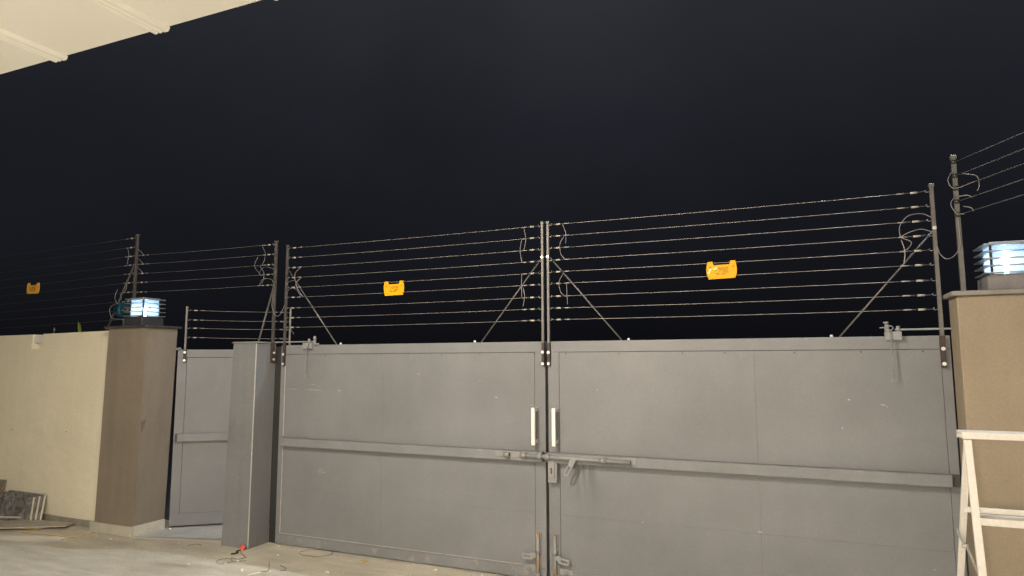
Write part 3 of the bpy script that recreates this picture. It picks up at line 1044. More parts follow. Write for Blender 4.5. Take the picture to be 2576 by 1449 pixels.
# --- on the left leaf
f1 = thing('electric_fence', 'nine wire electric fence on top of the left gate leaf', 'electric fence', (-1.37, -0.02, 1.68))
post_part(f1, -2.706, -0.0135, 1.676, 2.835, dark_to=1.90, bolts=(1.785, 1.692), mat='post_brown')
post_part(f1, -0.0235, -0.0135, 1.676, 2.835, w=0.0195, dark_to=1.86, bolts=(1.785, 1.692, 2.56))
for z in GW:
    a, c = Vector((-2.697, -0.018, z)), Vector((-0.032, -0.018, z))
    insulator(f1, a, c - a, 1)
    insulator(f1, c, a - c, -1)
    wire_part(f1, a + Vector((0.15, 0, 0)), c - Vector((0.15, 0, 0)), WR * 0.92)
for (p, q) in (((-2.690, -0.002, 2.60), (-2.103, 0.012, 1.874)), ((-0.033, -0.002, 2.558), (-0.592, 0.012, 1.874))):
    b = MB(); b.tube([p, q], 0.0060, 8); b.build('brace', 'post', f1)
for x in (-2.055, -0.655):
    b = MB(); b.tube([(x, 0.012, 1.8725), (x, 0.012, 1.888)], 0.010, 8); b.build('bolt', 'bolt', f1)
cable_part(f1, [(-0.185, -0.02, 2.815), (-0.165, -0.03, 2.73), (-0.175, -0.03, 2.65), (-0.195, -0.02, 2.627)])
cable_part(f1, [(-0.205, -0.02, 2.725), (-0.215, -0.03, 2.63), (-0.205, -0.02, 2.53)])
cable_part(f1, [(-0.205, -0.02, 2.431), (-0.205, -0.03, 2.34), (-0.205, -0.02, 2.235)])
cable_part(f1, [(-0.20, -0.02, 2.335), (-0.178, -0.03, 2.25), (-0.195, -0.02, 2.16)])
cable_part(f1, [(-2.52, -0.02, 2.627), (-2.58, -0.03, 2.58), (-2.60, -0.02, 2.528)])
cable_part(f1, [(-2.60, -0.02, 2.528), (-2.56, -0.03, 2.43), (-2.50, -0.02, 2.34)])
cable_part(f1, [(-2.53, -0.02, 2.52), (-2.575, -0.03, 2.46), (-2.52, -0.03, 2.37), (-2.49, -0.02, 2.335)], mat='wire')
cable_part(f1, [(-2.70, -0.03, 2.33), (-2.66, -0.03, 2.41), (-2.58, -0.03, 2.415), (-2.52, -0.02, 2.34)], r=0.002)
cable_part(f1, [(-2.70, -0.03, 2.44), (-2.66, -0.03, 2.49), (-2.60, -0.02, 2.50)], r=0.002)
cable_part(f1, [(-2.70, -0.03, 2.05), (-2.62, -0.04, 2.03), (-2.56, -0.05, 1.975)], r=0.002)

# --- on the right leaf
f2 = thing('electric_fence', 'nine wire electric fence on top of the right gate leaf', 'electric fence', (1.37, -0.02, 1.68))
post_part(f2, 0.0255, -0.0135, 1.680, 2.833, w=0.0195, dark_to=1.86, bolts=(1.782, 1.692, 2.56))
post_part(f2, 2.727, -0.0135, 1.670, 2.852, w=0.024, dark_to=1.87, bolts=(1.787, 1.690, 2.575))
for z in GW:
    a, c = Vector((0.034, -0.018, z + 0.002)), Vector((2.716, -0.018, z))
    insulator(f2, a, c - a, 1)
    insulator(f2, c, a - c, -1, L=0.175)
    wire_part(f2, a + Vector((0.15, 0, 0)), c - Vector((0.17, 0, 0)), WR)
for (p, q) in (((0.036, -0.002, 2.558), (0.618, 0.012, 1.874)), ((2.712, -0.002, 2.548), (2.135, 0.012, 1.874))):
    b = MB(); b.tube([p, q], 0.0060, 8); b.build('brace', 'post', f2)
for x in (0.672, 2.085):
    b = MB(); b.tube([(x, 0.012, 1.8725), (x, 0.012, 1.888)], 0.010, 8); b.build('bolt', 'bolt', f2)
cable_part(f2, [(0.155, -0.02, 2.822), (0.185, -0.03, 2.74), (0.18, -0.02, 2.66)])
cable_part(f2, [(0.165, -0.02, 2.715), (0.135, -0.03, 2.66), (0.14, -0.03, 2.58), (0.17, -0.02, 2.532)])
cable_part(f2, [(0.16, -0.02, 2.42), (0.125, -0.03, 2.35), (0.135, -0.03, 2.27), (0.165, -0.02, 2.235)])
cable_part(f2, [(0.185, -0.02, 2.335), (0.19, -0.03, 2.25), (0.19, -0.02, 2.165)])
cable_part(f2, [(2.72, -0.03, 2.64), (2.66, -0.03, 2.675), (2.58, -0.03, 2.665), (2.53, -0.03, 2.60), (2.53, -0.02, 2.53)])
cable_part(f2, [(2.72, -0.03, 2.545), (2.65, -0.03, 2.572), (2.58, -0.03, 2.555), (2.53, -0.02, 2.53)])
cable_part(f2, [(2.53, -0.02, 2.528), (2.59, -0.03, 2.49), (2.565, -0.03, 2.445), (2.53, -0.02, 2.431)])
cable_part(f2, [(2.535, -0.02, 2.51), (2.55, -0.03, 2.43), (2.54, -0.03, 2.345)], mat='wire')

# --- on the wicket
f3 = thing('electric_fence', 'low four wire electric fence on the wicket gate', 'electric fence', (-4.187, 0.022, 1.70))


def wpt(u, v, z):
    return WM @ Vector((u, v, z))


for u, z0, z1, nm in ((0.073, 1.712, 2.29, 'post'), (1.128, 1.712, 2.295, 'post')):
    b = MB(); b.box(u - 0.010, u + 0.010, -0.0215, -0.0005, z0, z1, 0.0015); b.box(u - 0.013, u + 0.013, -0.024, 0.002, z1 - .001, z1 + 0.014, 0.002); b.xf(WM); po = b.build('post', 'post', f3)
    b = MB(); b.box(u - 0.0145, u + 0.0145, -0.0235, -0.0004, z0 - 0.006, 1.842, 0.001); b.xf(WM); b.build('post_sleeve', 'post_dark', po)
    for z in (1.815, 1.730):
        b = MB(); b.tube([(u, -0.0235, z), (u, -0.031, z)], 0.0125, 8); b.xf(WM); b.build('bolt', 'bolt', po)
for z in (2.262, 2.160, 2.072, 1.972):
    a, c = wpt(0.084, -0.018, z), wpt(1.117, -0.018, z - 0.008)
    insulator(f3, a, c - a, 1, L=0.15)
    insulator(f3, c, a - c, 1, L=0.15)
    q = (c - a).normalized()
    wire_part(f3, a + q * 0.15, c - q * 0.15, WR)

# --- between the taupe pillar and the grey pillar
f4 = thing('electric_fence', 'five wire electric fence from the grey pillar post to the taupe pillar', 'electric fence', (-2.86, -0.02, 1.71))
post_part(f4, -2.838, -0.03, 1.715, 2.885, w=0.024, dark_to=1.90, mat='post_brown')
for (z, yy) in ((1.80, -0.03), (1.735, -0.03)):
    b = MB(); b.tube([(-2.8205, yy, z), (-2.811, yy, z)], 0.0115, 8); b.build('bolt', 'bolt', f4)
b = MB(); b.tube([(-2.845, -0.035, 2.455), (-2.893, -0.16, 1.906)], 0.0085, 8); b.build('brace', 'post', f4)
PZ = [2.871, 2.772, 2.67, 2.572, 2.466]
for z in PZ:
    a, c = Vector((-2.850, -0.034, z)), Vector((-4.738, -0.085, z + 0.004))
    q = (c - a).normalized()
    insulator(f4, a, c - a, 1, L=0.14)
    insulator(f4, c, a - c, 1, L=0.14)
    wire_part(f4, a + q * 0.14, c - q * 0.14, WR * 0.68)
cable_part(f4, [(-3.02, -0.03, 2.866), (-2.965, -0.04, 2.78), (-2.985, -0.04, 2.70), (-3.02, -0.03, 2.67)], r=0.002)
cable_part(f4, [(-3.07, -0.03, 2.76), (-3.10, -0.04, 2.67), (-3.03, -0.03, 2.575)], r=0.002)
cable_part(f4, [(-3.04, -0.03, 2.665), (-2.975, -0.04, 2.59), (-2.985, -0.04, 2.51), (-3.03, -0.03, 2.466)], r=0.0022)
cable_part(f4, [(-3.05, -0.03, 2.575), (-3.0, -0.04, 2.64), (-2.92, -0.04, 2.645), (-2.85, -0.03, 2.62)], r=0.0018)
cable_part(f4, [(-3.04, -0.03, 2.466), (-2.99, -0.04, 2.525), (-2.91, -0.04, 2.53), (-2.85, -0.04, 2.49), (-2.848, -0.045, 2.35), (-2.85, -0.045, 2.25),
                (-2.80, -0.05, 2.165), (-2.745, -0.05, 2.165), (-2.705, -0.03, 2.26)], r=0.0026)

# --- on the cream wall, running off to the left
f5 = thing('electric_fence', 'dim ten wire electric fence along the top of the cream wall', 'electric fence', (-4.75, -0.1, 2.04))
b = MB(); b.box(-4.7625, -4.7375, -0.1125, -0.0875, 2.088, 3.090, 0.0015); b.box(-4.767, -4.733, -0.117, -0.083, 3.0895, 3.112, 0.003)
b.build('post', 'post_brown', f5)
b = MB(); b.tube([(-4.775, -0.1, 2.775), (-5.168, -0.1, 2.047)], 0.0095, 8); b.build('brace', 'post_brown', f5)
LZ = [3.073, 2.970, 2.872, 2.774, 2.677, 2.578, 2.474, 2.376, 2.280, 2.180]
for i, z in enumerate(LZ):
    a, c = Vector((-4.764, -0.1, z)), Vector((-10.3, -0.13, z - 0.045 * 2.2))
    q = (c - a).normalized()
    insulator(f5, a, c - a, 1, L=0.15)
    wire_part(f5, a + q * 0.15, c, 0.0013, 'wire_dull', sag=0.012)
b = MB(); b.box(-10.31, -10.285, -0.1425, -0.1175, 2.014, 3.0, 0.0015); b.box(-10.316, -10.279, -0.149, -0.111, 2.9995, 3.02, 0.003); b.build('post', 'post', f5)
for pts in ([(-4.90, -0.1, 2.965), (-4.86, -0.11, 2.89), (-4.87, -0.11, 2.83), (-4.89, -0.1, 2.785)],
            [(-4.88, -0.1, 2.60), (-4.865, -0.11, 2.53), (-4.88, -0.11, 2.49), (-4.91, -0.1, 2.475)],
            [(-5.02, -0.1, 2.515), (-5.03, -0.12, 2.43), (-4.98, -0.13, 2.36), (-4.94, -0.13, 2.345)],
            [(-4.97, -0.1, 2.47), (-4.93, -0.12, 2.42), (-4.91, -0.13, 2.39)],
            [(-4.98, -0.1, 2.372), (-5.07, -0.13, 2.32), (-5.08, -0.13, 2.25), (-5.04, -0.12, 2.19), (-4.95, -0.1, 2.182)]):
    cable_part(f5, pts, r=0.0028)
for k in range(3):
    z = 2.945 - k * 0.098
    cable_part(f5, [(-4.735, -0.1, z), (-4.68, -0.1, z - 0.035), (-4.63, -0.1, z - 0.078)], r=0.003)

# --- on the tan pillar, running off to the right
f6 = thing('electric_fence', 'five wire electric fence on the tan pillar running off the right edge', 'electric fence', (2.832, -0.17, 2.134))
post_part(f6, 2.832, -0.172, 2.1345, 2.985, w=0.026)
RZ = [2.960, 2.870, 2.790, 2.705, 2.620]
far = Vector((2.832, -0.172, 0)) + Vector((0.42, -0.91, 0)).normalized() * 3.6
for i, z in enumerate(RZ):
    a, c = Vector((2.838, -0.188, z)), Vector((far.x, far.y, z + 0.02))
    wire_part(f6, a, c, 0.0026, 'wire_dull', sag=0.01)
    b = MB(); b.tube([(2.832, -0.186, z + 0.012), (2.832, -0.186, z - 0.012)], 0.017, 10); b.build('insulator', 'insul_dark', f6)
post_part(f6, far.x, far.y, 2.05, 3.02, w=0.026)
for pts in ([(2.815, -0.19, 2.90), (2.79, -0.2, 2.84), (2.82, -0.21, 2.785), (2.90, -0.33, 2.79)],
            [(2.86, -0.24, 2.868), (2.92, -0.30, 2.83), (2.93, -0.30, 2.77), (2.92, -0.29, 2.74)],
            [(2.82, -0.19, 2.735), (2.795, -0.2, 2.69), (2.82, -0.2, 2.63), (2.86, -0.22, 2.615)],
            [(2.84, -0.19, 2.735), (2.88, -0.23, 2.73), (2.90, -0.25, 2.71)],
            [(2.86, -0.2, 2.67), (2.89, -0.25, 2.645), (2.90, -0.26, 2.62)]):
    cable_part(f6, pts, r=0.0024, mat='cable')
cable_part(f6, [(2.83, -0.19, 2.60), (2.832, -0.19, 2.50), (2.828, -0.19, 2.42), (2.80, -0.15, 2.365), (2.77, -0.08, 2.36), (2.745, -0.04, 2.40), (2.735, -0.03, 2.45)], r=0.0026)

# teal dome of a strobe on the cream wall's fence, beside the left lantern
sd = thing('strobe_light', 'dark teal plastic dome beside the left lantern', 'strobe light', (-4.95, -0.05, 2.10))
b = MB()
g_ = bmesh.ops.create_uvsphere(b.bm, u_segments=24, v_segments=14, radius=1.0)
for v in g_['verts']:
    v.co = Vector((-4.950 + min(v.co.x, 0.12) * 0.155, -0.05 + v.co.y * 0.09, 2.288 + v.co.z * 0.092))
for f in b.bm.faces:
    f.smooth = True
b.build('dome', 'dome', sd)
b = MB(); b.tube([(-4.925, -0.05, 2.288), (-4.915, -0.05, 2.288)], 0.05, 16); b.build('back_plate', 'insul_dark', sd)
b = MB(); b.tube([(-4.96, -0.05, 2.21), (-4.96, -0.05, 2.045)], 0.010, 8); b.build('stem', 'post_brown', sd)


# ================================================================== WARNING SIGNS
def text_mesh(s, size):
    cu = bpy.data.curves.new('lettering', 'FONT')
    cu.body = s
    cu.size = size
    cu.extrude = 0.0003
    cu.resolution_u = 2
    ob = bpy.data.objects.new('lettering', cu)
    col.objects.link(ob)
    dg = bpy.context.evaluated_depsgraph_get()
    me = bpy.data.meshes.new_from_object(ob.evaluated_get(dg))
    bpy.data.objects.remove(ob)
    return me


def fit_text(parent, s, x0, x1, z, h, frame):
    """lettering from x0 to x1 (sign coordinates), baseline z, height h"""
    me = text_mesh(s, h / 0.70)
    xs_ = [v.co.x for v in me.vertices]
    k = (x1 - x0) / (max(xs_) - min(xs_))
    o0 = ORIGIN[parent.name]
    mn = min(xs_)
    for v in me.vertices:
        p = frame @ Vector((x0 + (v.co.x - mn) * k, -0.0042 - v.co.z, z + v.co.y))
        v.co = p - o0
    me.materials.append(M['ink'])
    ob = bpy.data.objects.new('lettering', me)
    col.objects.link(ob)
    ob.parent = parent
    ORIGIN[ob.name] = o0


def sign(cx, cy, cz, label, mat, w=0.214, rot=0.0, torn=False, seed=0):
    fr = Matrix.Translation((cx, cy, cz)) @ Matrix.Rotation(rot, 4, 'Y')
    t = thing('warning_sign', label, 'sign', (cx, cy, cz), 'warning signs on the electric fence')
    k = w / 0.214
    outline = [(-0.094, -0.066), (0.094, -0.064), (0.104, -0.035), (0.1075, 0.0), (0.105, 0.032), (0.098, 0.064), (0.065, 0.064), (0.056, 0.036),
               (-0.056, 0.036), (-0.064, 0.064), (-0.098, 0.063), (-0.105, 0.030), (-0.1075, 0.0), (-0.104, -0.035)]
    b_ = MB()
    b_.prism([(u * k, v) for u, v in outline], 'y', -0.0025, 0.0025, mat=fr)
    pl_ = b_.build('plate', mat, t)
    # raised lip round the edge
    b_ = MB()
    b_.tube([fr @ Vector((u * k * 0.985, -0.0028, v * 0.98)) for u, v in outline], 0.0022, 5, closed=True)
    b_.build('rim', mat, pl_)
    for s in (-1, 1):
        b_ = MB()
        b_.box(s * 0.081 * k - 0.0085, s * 0.081 * k + 0.0085, -0.0065, -0.0026, 0.022, 0.036, 0.001, mat=fr)
        b_.box(s * 0.081 * k - 0.0085, s * 0.081 * k + 0.0100, -0.0045, -0.0026, 0.019, 0.0215, mi=1, mat=fr)
        b_.build('clip', [mat, 'ink'], pl_)
        b_ = MB()
        b_.tube([fr @ Vector((s * 0.086 * k, -0.0022, -0.049)), fr @ Vector((s * 0.086 * k, -0.0032, -0.049))], 0.003, 8)
        b_.build('hole', 'ink', pl_)
    # outline of a hand and the wire it touches
    b_ = MB()
    hand = [(-0.022, 0.012), (-0.034, 0.002), (-0.048, -0.016), (-0.044, -0.026), (-0.034, -0.027), (-0.020, -0.022), (-0.014, -0.012), (-0.010, -0.004)]
    b_.tube([fr @ Vector((u * k, -0.0034, v)) for u, v in hand], 0.0011, 5)
    b_.build('hand_outline', 'ink', pl_)
    fit_text(pl_, 'DANGER', -0.020 * k, 0.046 * k, 0.0085, 0.0095, fr)
    fit_text(pl_, 'ELECTRIC FENCE', -0.018 * k, 0.046 * k, -0.002, 0.0062, fr)
    fit_text(pl_, '--', -0.018 * k, 0.002 * k, -0.015, 0.010, fr)
    fit_text(pl_, 'EMERALD', 0.008 * k, 0.047 * k, -0.0150, 0.0070, fr)
    fit_text(pl_, 'Security Fence', 0.008 * k, 0.046 * k, -0.0225, 0.0046, fr)
    fit_text(pl_, '0300-7002223', -0.034 * k, 0.031 * k, -0.0345, 0.0075, fr)
    if torn:
        b_ = MB()
        b_.prism([(-0.083, 0.012), (-0.069, 0.012), (-0.083, -0.018), (-0.096, -0.026), (-0.099, -0.010), (-0.092, -0.018), (-0.088, 0.002)], 'y', -0.0036, -0.0030, mat=fr)
        b_.prism([(-0.066, 0.018), (-0.058, 0.010), (-0.046, 0.014), (-0.036, 0.024), (-0.034, 0.006), (-0.048, 0.004), (-0.060, 0.006)], 'y', -0.0036, -0.0030, mat=fr)
        b_.build('peeling_film', 'tear', pl_)
    return t


sign(1.382, -0.026, 2.375, 'yellow warning sign with peeling film on the right leaf fence', 'sign', rot=R(-0.6), torn=True)
sign(-1.452, -0.026, 2.370, 'yellow warning sign on the left leaf fence', 'sign', rot=R(-0.4))
sign(-6.470, -0.125, 2.590, 'amber warning sign on the dim fence above the cream wall', 'sign_amber', w=0.232, rot=R(1.5))

# ================================================================== STEP LADDER
ld = thing('step_ladder', 'cream painted metal step ladder standing in front of the tan pillar', 'ladder', (2.76, -1.45, 0))


def bar(parent, p, q, wx, wy, name, mat):
    """square section bar from p to q, wx wide across x, wy deep"""
    p, q = Vector(p), Vector(q)
    b_ = MB()
    def ring(c):
        return [c + Vector((-wx / 2, -wy / 2, 0)), c + Vector((wx / 2, -wy / 2, 0)), c + Vector((wx / 2, wy / 2, 0)), c + Vector((-wx / 2, wy / 2, 0))]
    b_.hexa(ring(p), ring(q))
    es = b_.bm.edges[:]
    bmesh.ops.bevel(b_.bm, geom=es, offset=0.0018, segments=1, affect='EDGES')
    return b_.build(name, mat, parent)


LX0, LX1 = 2.550, 2.985
for x, s in ((LX0, -1), (LX1, 1)):
    bar(ld, (x + s * 0.035, -1.93, 0.002), (x, -1.50, 1.366), 0.029, 0.022, 'stile', 'ladder')
    bar(ld, (x + s * 0.045 - s * 0.0, -0.98, 0.002), (x - 0.012 * -s * -1, -1.435, 1.36), 0.026, 0.026, 'rear_leg', 'ladder')
    b = MB(); b.box(x + s * 0.045 - 0.02, x + s * 0.045 + 0.02, -1.0, -0.96, 0.0, 0.02); b.build('foot', 'insul_dark', ld)
    b = MB(); b.box(x + s * 0.035 - 0.02, x + s * 0.035 + 0.02, -1.95, -1.91, 0.0, 0.02); b.build('foot', 'insul_dark', ld)
b = MB(); b.box(LX0 - 0.022, LX1 + 0.022, -1.520, -1.400, 1.3685, 1.398, 0.002); tt = b.build('top_tread', 'ladder', ld)
b = MB(); b.box(LX0 - 0.03, LX0 - 0.0225, -1.47, -1.44, 1.372, 1.392, 0.003); b.tube([(LX0 - 0.034, -1.475, 1.378), (LX0 + 0.0, -1.475, 1.378)], 0.009, 8); b.build('hinge', 'ladder_grey', ld)
for z in (1.051, 0.70, 0.37):
    y = -1.50 - (1.366 - z) * 0.43 / 1.366
    b = MB(); b.box(LX0 + 0.004 - 0.02 * (1.366 - z), LX1 - 0.004 + 0.02 * (1.366 - z), y - 0.014, y + 0.085, z - 0.030, z, 0.002); b.build('tread', 'ladder', ld)
for z in (1.042, 0.66, 0.30):
    y = -1.435 + (1.36 - z) * 0.455 / 1.36
    b = MB(); b.box(LX0, LX1, y - 0.012, y + 0.012, z - 0.022, z, 0.002); b.build('rear_rung', 'ladder', ld)
for x in (LX0 - 0.03, LX1 + 0.03):
    b = MB()
    zf = 0.83; yf = -1.50 - (1.366 - zf) * 0.43 / 1.366
    zr = 0.92; yr = -1.435 + (1.36 - zr) * 0.455 / 1.36
    ym = (yf + yr) / 2 + 0.02
    for (ya, za, yb_, zb_, xo) in ((yr, zr, ym, 0.895, 0.0), (ym, 0.895, yf, zf, 0.0035)):
        dv = Vector((0, yb_ - ya, zb_ - za)).normalized()
        nv = Vector((0, -dv.z, dv.y)) * 0.012
        pa, pb = Vector((x + xo, ya, za)), Vector((x + xo, yb_, zb_))
        o3 = Vector((0.003, 0, 0))
        b.hexa([pa - nv, pa + nv, pa + nv + o3, pa - nv + o3], [pb - nv, pb + nv, pb + nv + o3, pb - nv + o3])
    b.tube([(x - 0.012, (yf + yr) / 2 + 0.02, 0.895), (x + 0.012, (yf + yr) / 2 + 0.02, 0.895)], 0.009, 8)
    b.build('spreader', 'ladder_grey', ld)

# ================================================================== TILES, BOARDS AND SCRAPS ON THE FLOOR
# cut tiles leaning on the cream wall
lean = [(-6.42, -5.735, -0.420, 0.262, 'frontmost of three dark marbled tiles leaning on the cream wall', True),
        (-6.38, -5.690, -0.398, 0.270, 'middle of three dark marbled tiles leaning on the cream wall', False),
        (-6.35, -5.645, -0.376, 0.282, 'rearmost of three dark marbled tiles leaning on the cream wall', False)]
for i, (x0, x1, yb, h, lab, broken) in enumerate(lean):
    dx = -0.085
    yt = -0.345 + 0.030 * i
    th = 0.019
    bot = [(x0, yb, 0.002), (x1, yb, 0.002), (x1, yb + th, 0.002), (x0, yb + th, 0.002)]
    top = [(x0 + dx * 0.2, yt, h - (0.03 if broken else 0)), (x1 + dx, yt, h - 0.005), (x1 + dx, yt + th, h - 0.005), (x0 + dx * 0.2, yt + th, h - (0.03 if broken else 0))]
    b = MB(); b.hexa(bot, top)
    o = b.build('floor_tile', ['dark_tile', 'tile_edge'], origin=((x0 + x1) / 2, yb, 0))
    for p in o.data.polygons:
        if abs(p.normal.x) > 0.6:
            p.material_index = 1
    tag(o, lab, 'tile', 'dark tiles leaning on the cream wall')
b = MB()
b.hexa([(-7.05, -0.36, 0.002), (-6.505, -0.36, 0.002), (-6.505, -0.348, 0.002), (-7.05, -0.348, 0.002)],
       [(-7.0, -0.275, 0.385), (-6.455, -0.275, 0.385), (-6.455, -0.263, 0.385), (-7.0, -0.263, 0.385)])
tag(b.build('floor_tile', 'brown_tile', origin=(-6.8, -0.36, 0)), 'brown tile leaning on the wall at the far left edge', 'tile')

b = MB()
b.prism([(-5.72, -0.36), (-5.215, -0.285), (-5.16, -0.408), (-5.28, -0.47), (-5.70, -0.73), (-6.35, -0.98), (-6.45, -0.80)], 'z', 0.024, 0.036)
tag(b.build('board', ['board'], origin=(-5.7, -0.5, 0.024)), 'dusty grey slab lying flat in front of the leaning tiles', 'board')
b = MB()
b.prism([(-5.66, -0.40), (-5.36, -0.36), (-5.42, -0.52), (-5.85, -0.68)], 'z', 0.002, 0.0235)
tag(b.build('board', 'wood', origin=(-5.6, -0.5, 0.002)), 'broken wood offcut under the dusty slab', 'board')
b = MB()
b.tube([(-6.6, -0.62, 0.045), (-5.90, -0.395, 0.049)], 0.010, 4, smooth=False)
tag(b.build('wood_strip', 'tile_edge', origin=(-6.2, -0.5, 0.04)), 'pale strip lying at the foot of the leaning tiles', 'strip')
b = MB(); b.tube([(-5.46, -0.66, 0.008), (-4.79, -0.60, 0.007)], 0.008, 4, smooth=False)
tag(b.build('wood_strip', 'wood', origin=(-5.1, -0.63, 0)), 'thin brown strip of wood pointing at the taupe pillar', 'strip')
b = MB(); b.tube([(-4.78, -0.69, 0.006), (-4.755, -0.61, 0.006), (-4.745, -0.395, 0.007)], 0.007, 4, smooth=False)
tag(b.build('wood_strip', 'wood', origin=(-4.75, -0.5, 0)), 'short yellowish wood splinter at the foot of the taupe pillar', 'strip')
b = MB(); b.tube([(-2.285, -0.80, 0.005), (-2.238, -0.706, 0.005)], 0.005, 4, smooth=False)
tag(b.build('wood_strip', 'chip', origin=(-2.26, -0.75, 0)), 'pale sliver lying on the floor at the bottom edge', 'strip')
b = MB(); b.box(-0.011, 0.011, -0.045, 0.045, 0.002, 0.020, 0.002, mat=Matrix.Translation((-1.642, -0.145, 0)) @ Matrix.Rotation(R(-14), 4, 'Z'))
tag(b.build('wood_block', 'wood', origin=(-1.642, -0.145, 0)), 'small wood offcut on the floor before the left leaf', 'offcut')

chips = [(-2.961, -0.785, 1.2, 'lone white crumb on bare floor left of the small wire loop'),
         (-2.638, -0.554, 1.4, 'round white crumb just right of the small wire loop'),
         (-2.416, -0.73, 1.7, 'largest white crumb left of the pale sliver'),
         (-2.167, -0.675, 1.2, 'white crumb right of the hook shaped wire'),
         (-1.729, -0.503, 1.6, 'white crumb at the bottom edge below the wood offcut'),
         (-2.653, -0.051, 1.1, 'white crumb close to the hinge corner of the left leaf'),
         (-2.762, -0.106, 0.8, 'tiny white crumb between the red wrapper and the left leaf'),
         (-2.454, -0.274, 1.0, 'white crumb left of the wide wire loop'),
         (-2.698, -0.636, 1.0, 'white crumb touching the small wire loop'),
         (-4.122, -0.011, 1.2, 'white crumb on the threshold beside the taupe pillar plinth'),
         (-3.773, 0.084, 1.0, 'white crumb in the middle of the wicket threshold'),
         (-3.586, -0.358, 1.0, 'white crumb in front of the wicket threshold'),
         (-2.136, -0.217, 0.9, 'white crumb inside the near edge of the wide wire loop'),
         (-1.993, -0.498, 0.7, 'tiny white crumb right of the short curved wire'),
         (-0.939, -0.12, 1.8, 'largest white crumb along the foot of the left leaf'),
         (-0.546, -0.05, 0.8, 'rightmost white crumb along the foot of the left leaf'),
         (-1.223, -0.076, 0.8, 'small white crumb right of the wood offcut by the leaf'),
         (-4.084, -0.723, 0.9, 'white crumb on the floor before the taupe pillar corner'),
         (-3.485, -0.875, 0.7, 'tiny white crumb at the bottom left on bare floor'),
         (-4.794, -0.658, 1.0, 'white crumb beside the tip of the brown wood strip'),
         (-4.333, -0.502, 1.1, 'white crumb at the front of the taupe pillar plinth')]
for i, (x, y, s, lab) in enumerate(chips):
    b = MB()
    g_ = bmesh.ops.create_icosphere(b.bm, subdivisions=1, radius=0.011 * s)
    rr = random.Random(i)
    for v in g_['verts']:
        v.co = Vector((v.co.x * rr.uniform(0.7, 1.5), v.co.y * rr.uniform(0.7, 1.3), v.co.z * rr.uniform(0.5, 0.8)))
    zm = min(v.co.z for v in g_['verts'])
    base = 0.0065 if (x < -3.6 and y > -0.2) else 0.0005
    b.xf(Matrix.Translation((x, y, base - zm)) @ Matrix.Rotation(rr.uniform(0, 6), 4, 'Z'))
    tag(b.build('plaster_crumb', 'chip', origin=(x, y, 0)), lab, 'crumb', 'plaster crumbs scattered on the floor')

b = MB()
g_ = bmesh.ops.create_icosphere(b.bm, subdivisions=2, radius=0.024)
rr = random.Random(3)
for v in g_['verts']:
    v.co = v.co * rr.uniform(0.65, 1.25)
    v.co.z *= 1.2
b.xf(Matrix.Translation((-2.872, -0.275, 0.024)))
tag(b.build('wrapper', 'red', origin=(-2.872, -0.275, 0)), 'crumpled red wrapper at the foot of the grey pillar', 'wrapper')


def floor_wire(pts, r, label, mat='scrap_wire', closed=False):
    b_ = MB()
    P = arc([(x, y, r + 0.001 + (0.004 if i % 2 else 0)) for i, (x, y) in enumerate(pts)], 8)
    b_.tube(P, r, 5)
    o = b_.build('scrap_wire', mat, origin=(pts[0][0], pts[0][1], 0))
    tag(o, label, 'wire', 'wire offcuts on the floor')


loop = [(-2.195 + 0.15 * math.cos(a * math.pi / 8) * 1.0 - 0.02 * math.sin(a * math.pi / 8), -0.085 + 0.10 * math.sin(a * math.pi / 8) + 0.03 * math.cos(a * math.pi / 8)) for a in range(3, 20)]
floor_wire(loop, 0.0022, 'wide thin wire loop on the floor near the left leaf')
floor_wire([(-2.70, -0.56), (-2.76, -0.53), (-2.83, -0.55), (-2.81, -0.63), (-2.73, -0.66), (-2.68, -0.60), (-2.60, -0.50)], 0.0022, 'small wire loop on the floor before the grey pillar')
floor_wire([(-2.86, -0.31), (-2.78, -0.38), (-2.70, -0.42), (-2.66, -0.45), (-2.70, -0.50), (-2.78, -0.50)], 0.003, 'curled wire trailing from the foot of the grey pillar')
floor_wire([(-2.392, -0.449), (-2.30, -0.55), (-2.222, -0.64), (-2.245, -0.70)], 0.0028, 'hook shaped wire offcut near the bottom edge')
floor_wire([(-2.224, -0.50), (-2.139, -0.536), (-2.10, -0.58), (-2.126, -0.614)], 0.0028, 'short curved wire right of the hook shaped offcut')
floor_wire([(-3.46, -0.365), (-3.44, -0.31), (-3.38, -0.29), (-3.34, -0.325)], 0.0028, 'small wire arc on the floor left of the grey pillar')
b = MB()
b.tube(arc([(-2.862, -0.42, 0.008), (-2.835, -0.37, 0.010), (-2.885, -0.335, 0.010), (-2.863, -0.25, 0.010)], 4), 0.008, 6, r2=0.005)
tag(b.build('twig', 'post_dark', origin=(-2.86, -0.35, 0)), 'crooked dark twig beside the grey pillar', 'twig')

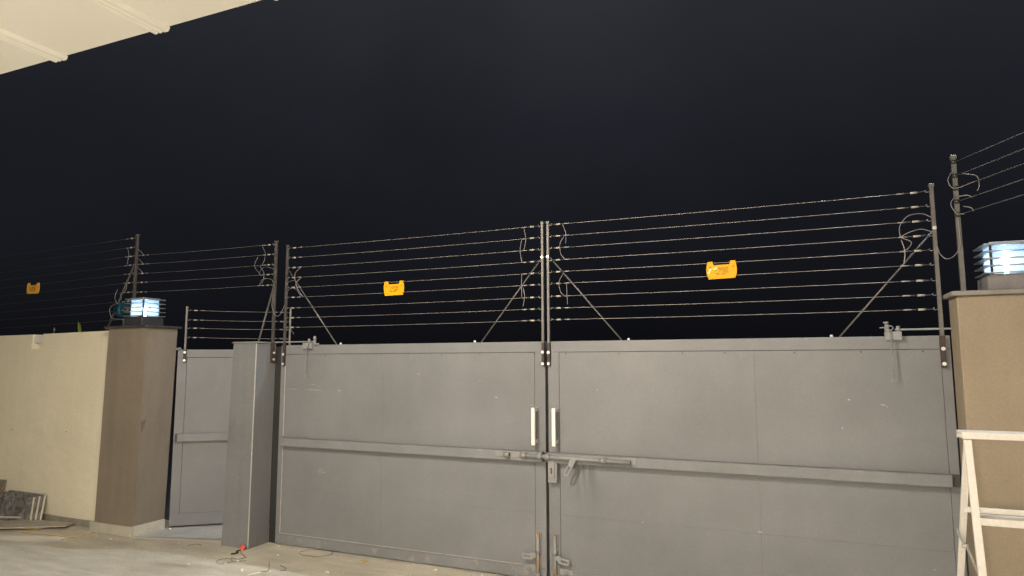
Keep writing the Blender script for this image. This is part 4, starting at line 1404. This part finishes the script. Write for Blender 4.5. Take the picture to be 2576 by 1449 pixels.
# ================================================================== PLANTS BEHIND THE WALL
lf = thing('plant', 'single green leaf tip showing above the cream wall', 'plant', (-5.91, 0.1, -0.055))
b = MB()
b.tube([(-5.88, 0.12, -0.05), (-5.90, 0.11, 1.2), (-5.915, 0.1, 2.02)], 0.010, 6, r2=0.006)
b.build('stem', 'leaf', lf)
b = MB()
for s in (-1, 1):
    P = [(-5.915, 0.1, 1.98), (-5.915 + s * 0.022 - 0.01, 0.1 + 0.01, 2.08), (-5.94 + s * 0.026, 0.11, 2.15), (-5.962, 0.1, 2.20), (-5.945, 0.092, 2.12), (-5.925, 0.092, 2.05)]
    vs_ = [b.bm.verts.new(p) for p in P]
    b.bm.faces.new(vs_)
bmesh.ops.solidify(b.bm, geom=b.bm.faces[:], thickness=0.003)
b.build('leaf', 'leaf', lf)
tw = thing('plant', 'dry twig tip showing above the cream wall', 'plant', (-6.388, 0.1, -0.055))
b = MB()
b.tube([(-6.37, 0.1, -0.05), (-6.39, 0.1, 1.2), (-6.388, 0.1, 2.13)], 0.012, 6, r2=0.005)
b.tube([(-6.388, 0.1, 2.07), (-6.36, 0.09, 2.10), (-6.345, 0.09, 2.105)], 0.005, 5, r2=0.003)
b.build('stem', 'twig', tw)

# ================================================================== FINE GRIT SWEPT AGAINST THE GATE FOOT
b = MB()
rr = random.Random(11)
for k in range(700):
    if k % 3 == 0:
        x, y = rr.uniform(-5.0, -0.1), -abs(rr.gauss(0, 0.7)) - 0.03
    elif k % 3 == 1:
        x, y = rr.uniform(-2.75, -0.1), -abs(rr.gauss(0, 0.10)) - 0.01
    else:
        x, y = rr.uniform(-4.8, -2.8), -0.42 - abs(rr.gauss(0, 0.16))
    if y > -0.40 and x < -2.84:
        continue
    q = rr.uniform(0.0016, 0.0048)
    vs_ = [b.bm.verts.new((x + q * a * rr.uniform(0.6, 1.4), y + q * c_ * rr.uniform(0.6, 1.4), 0.0004 + q * d_)) for a, c_, d_ in ((1, 0, 0), (-0.6, 0.9, 0), (-0.6, -0.9, 0), (0, 0, 1.1))]
    mi = 0 if rr.random() < 0.45 else 1
    for tri in ((0, 2, 1), (0, 1, 3), (1, 2, 3), (2, 0, 3)):
        f = b.bm.faces.new([vs_[i] for i in tri])
        f.material_index = mi
o = b.build('grit', ['chip', 'mortar'])
o['kind'] = 'stuff'
o['label'] = 'fine grit scattered over the floor and along the gate foot'
o['category'] = 'grit'
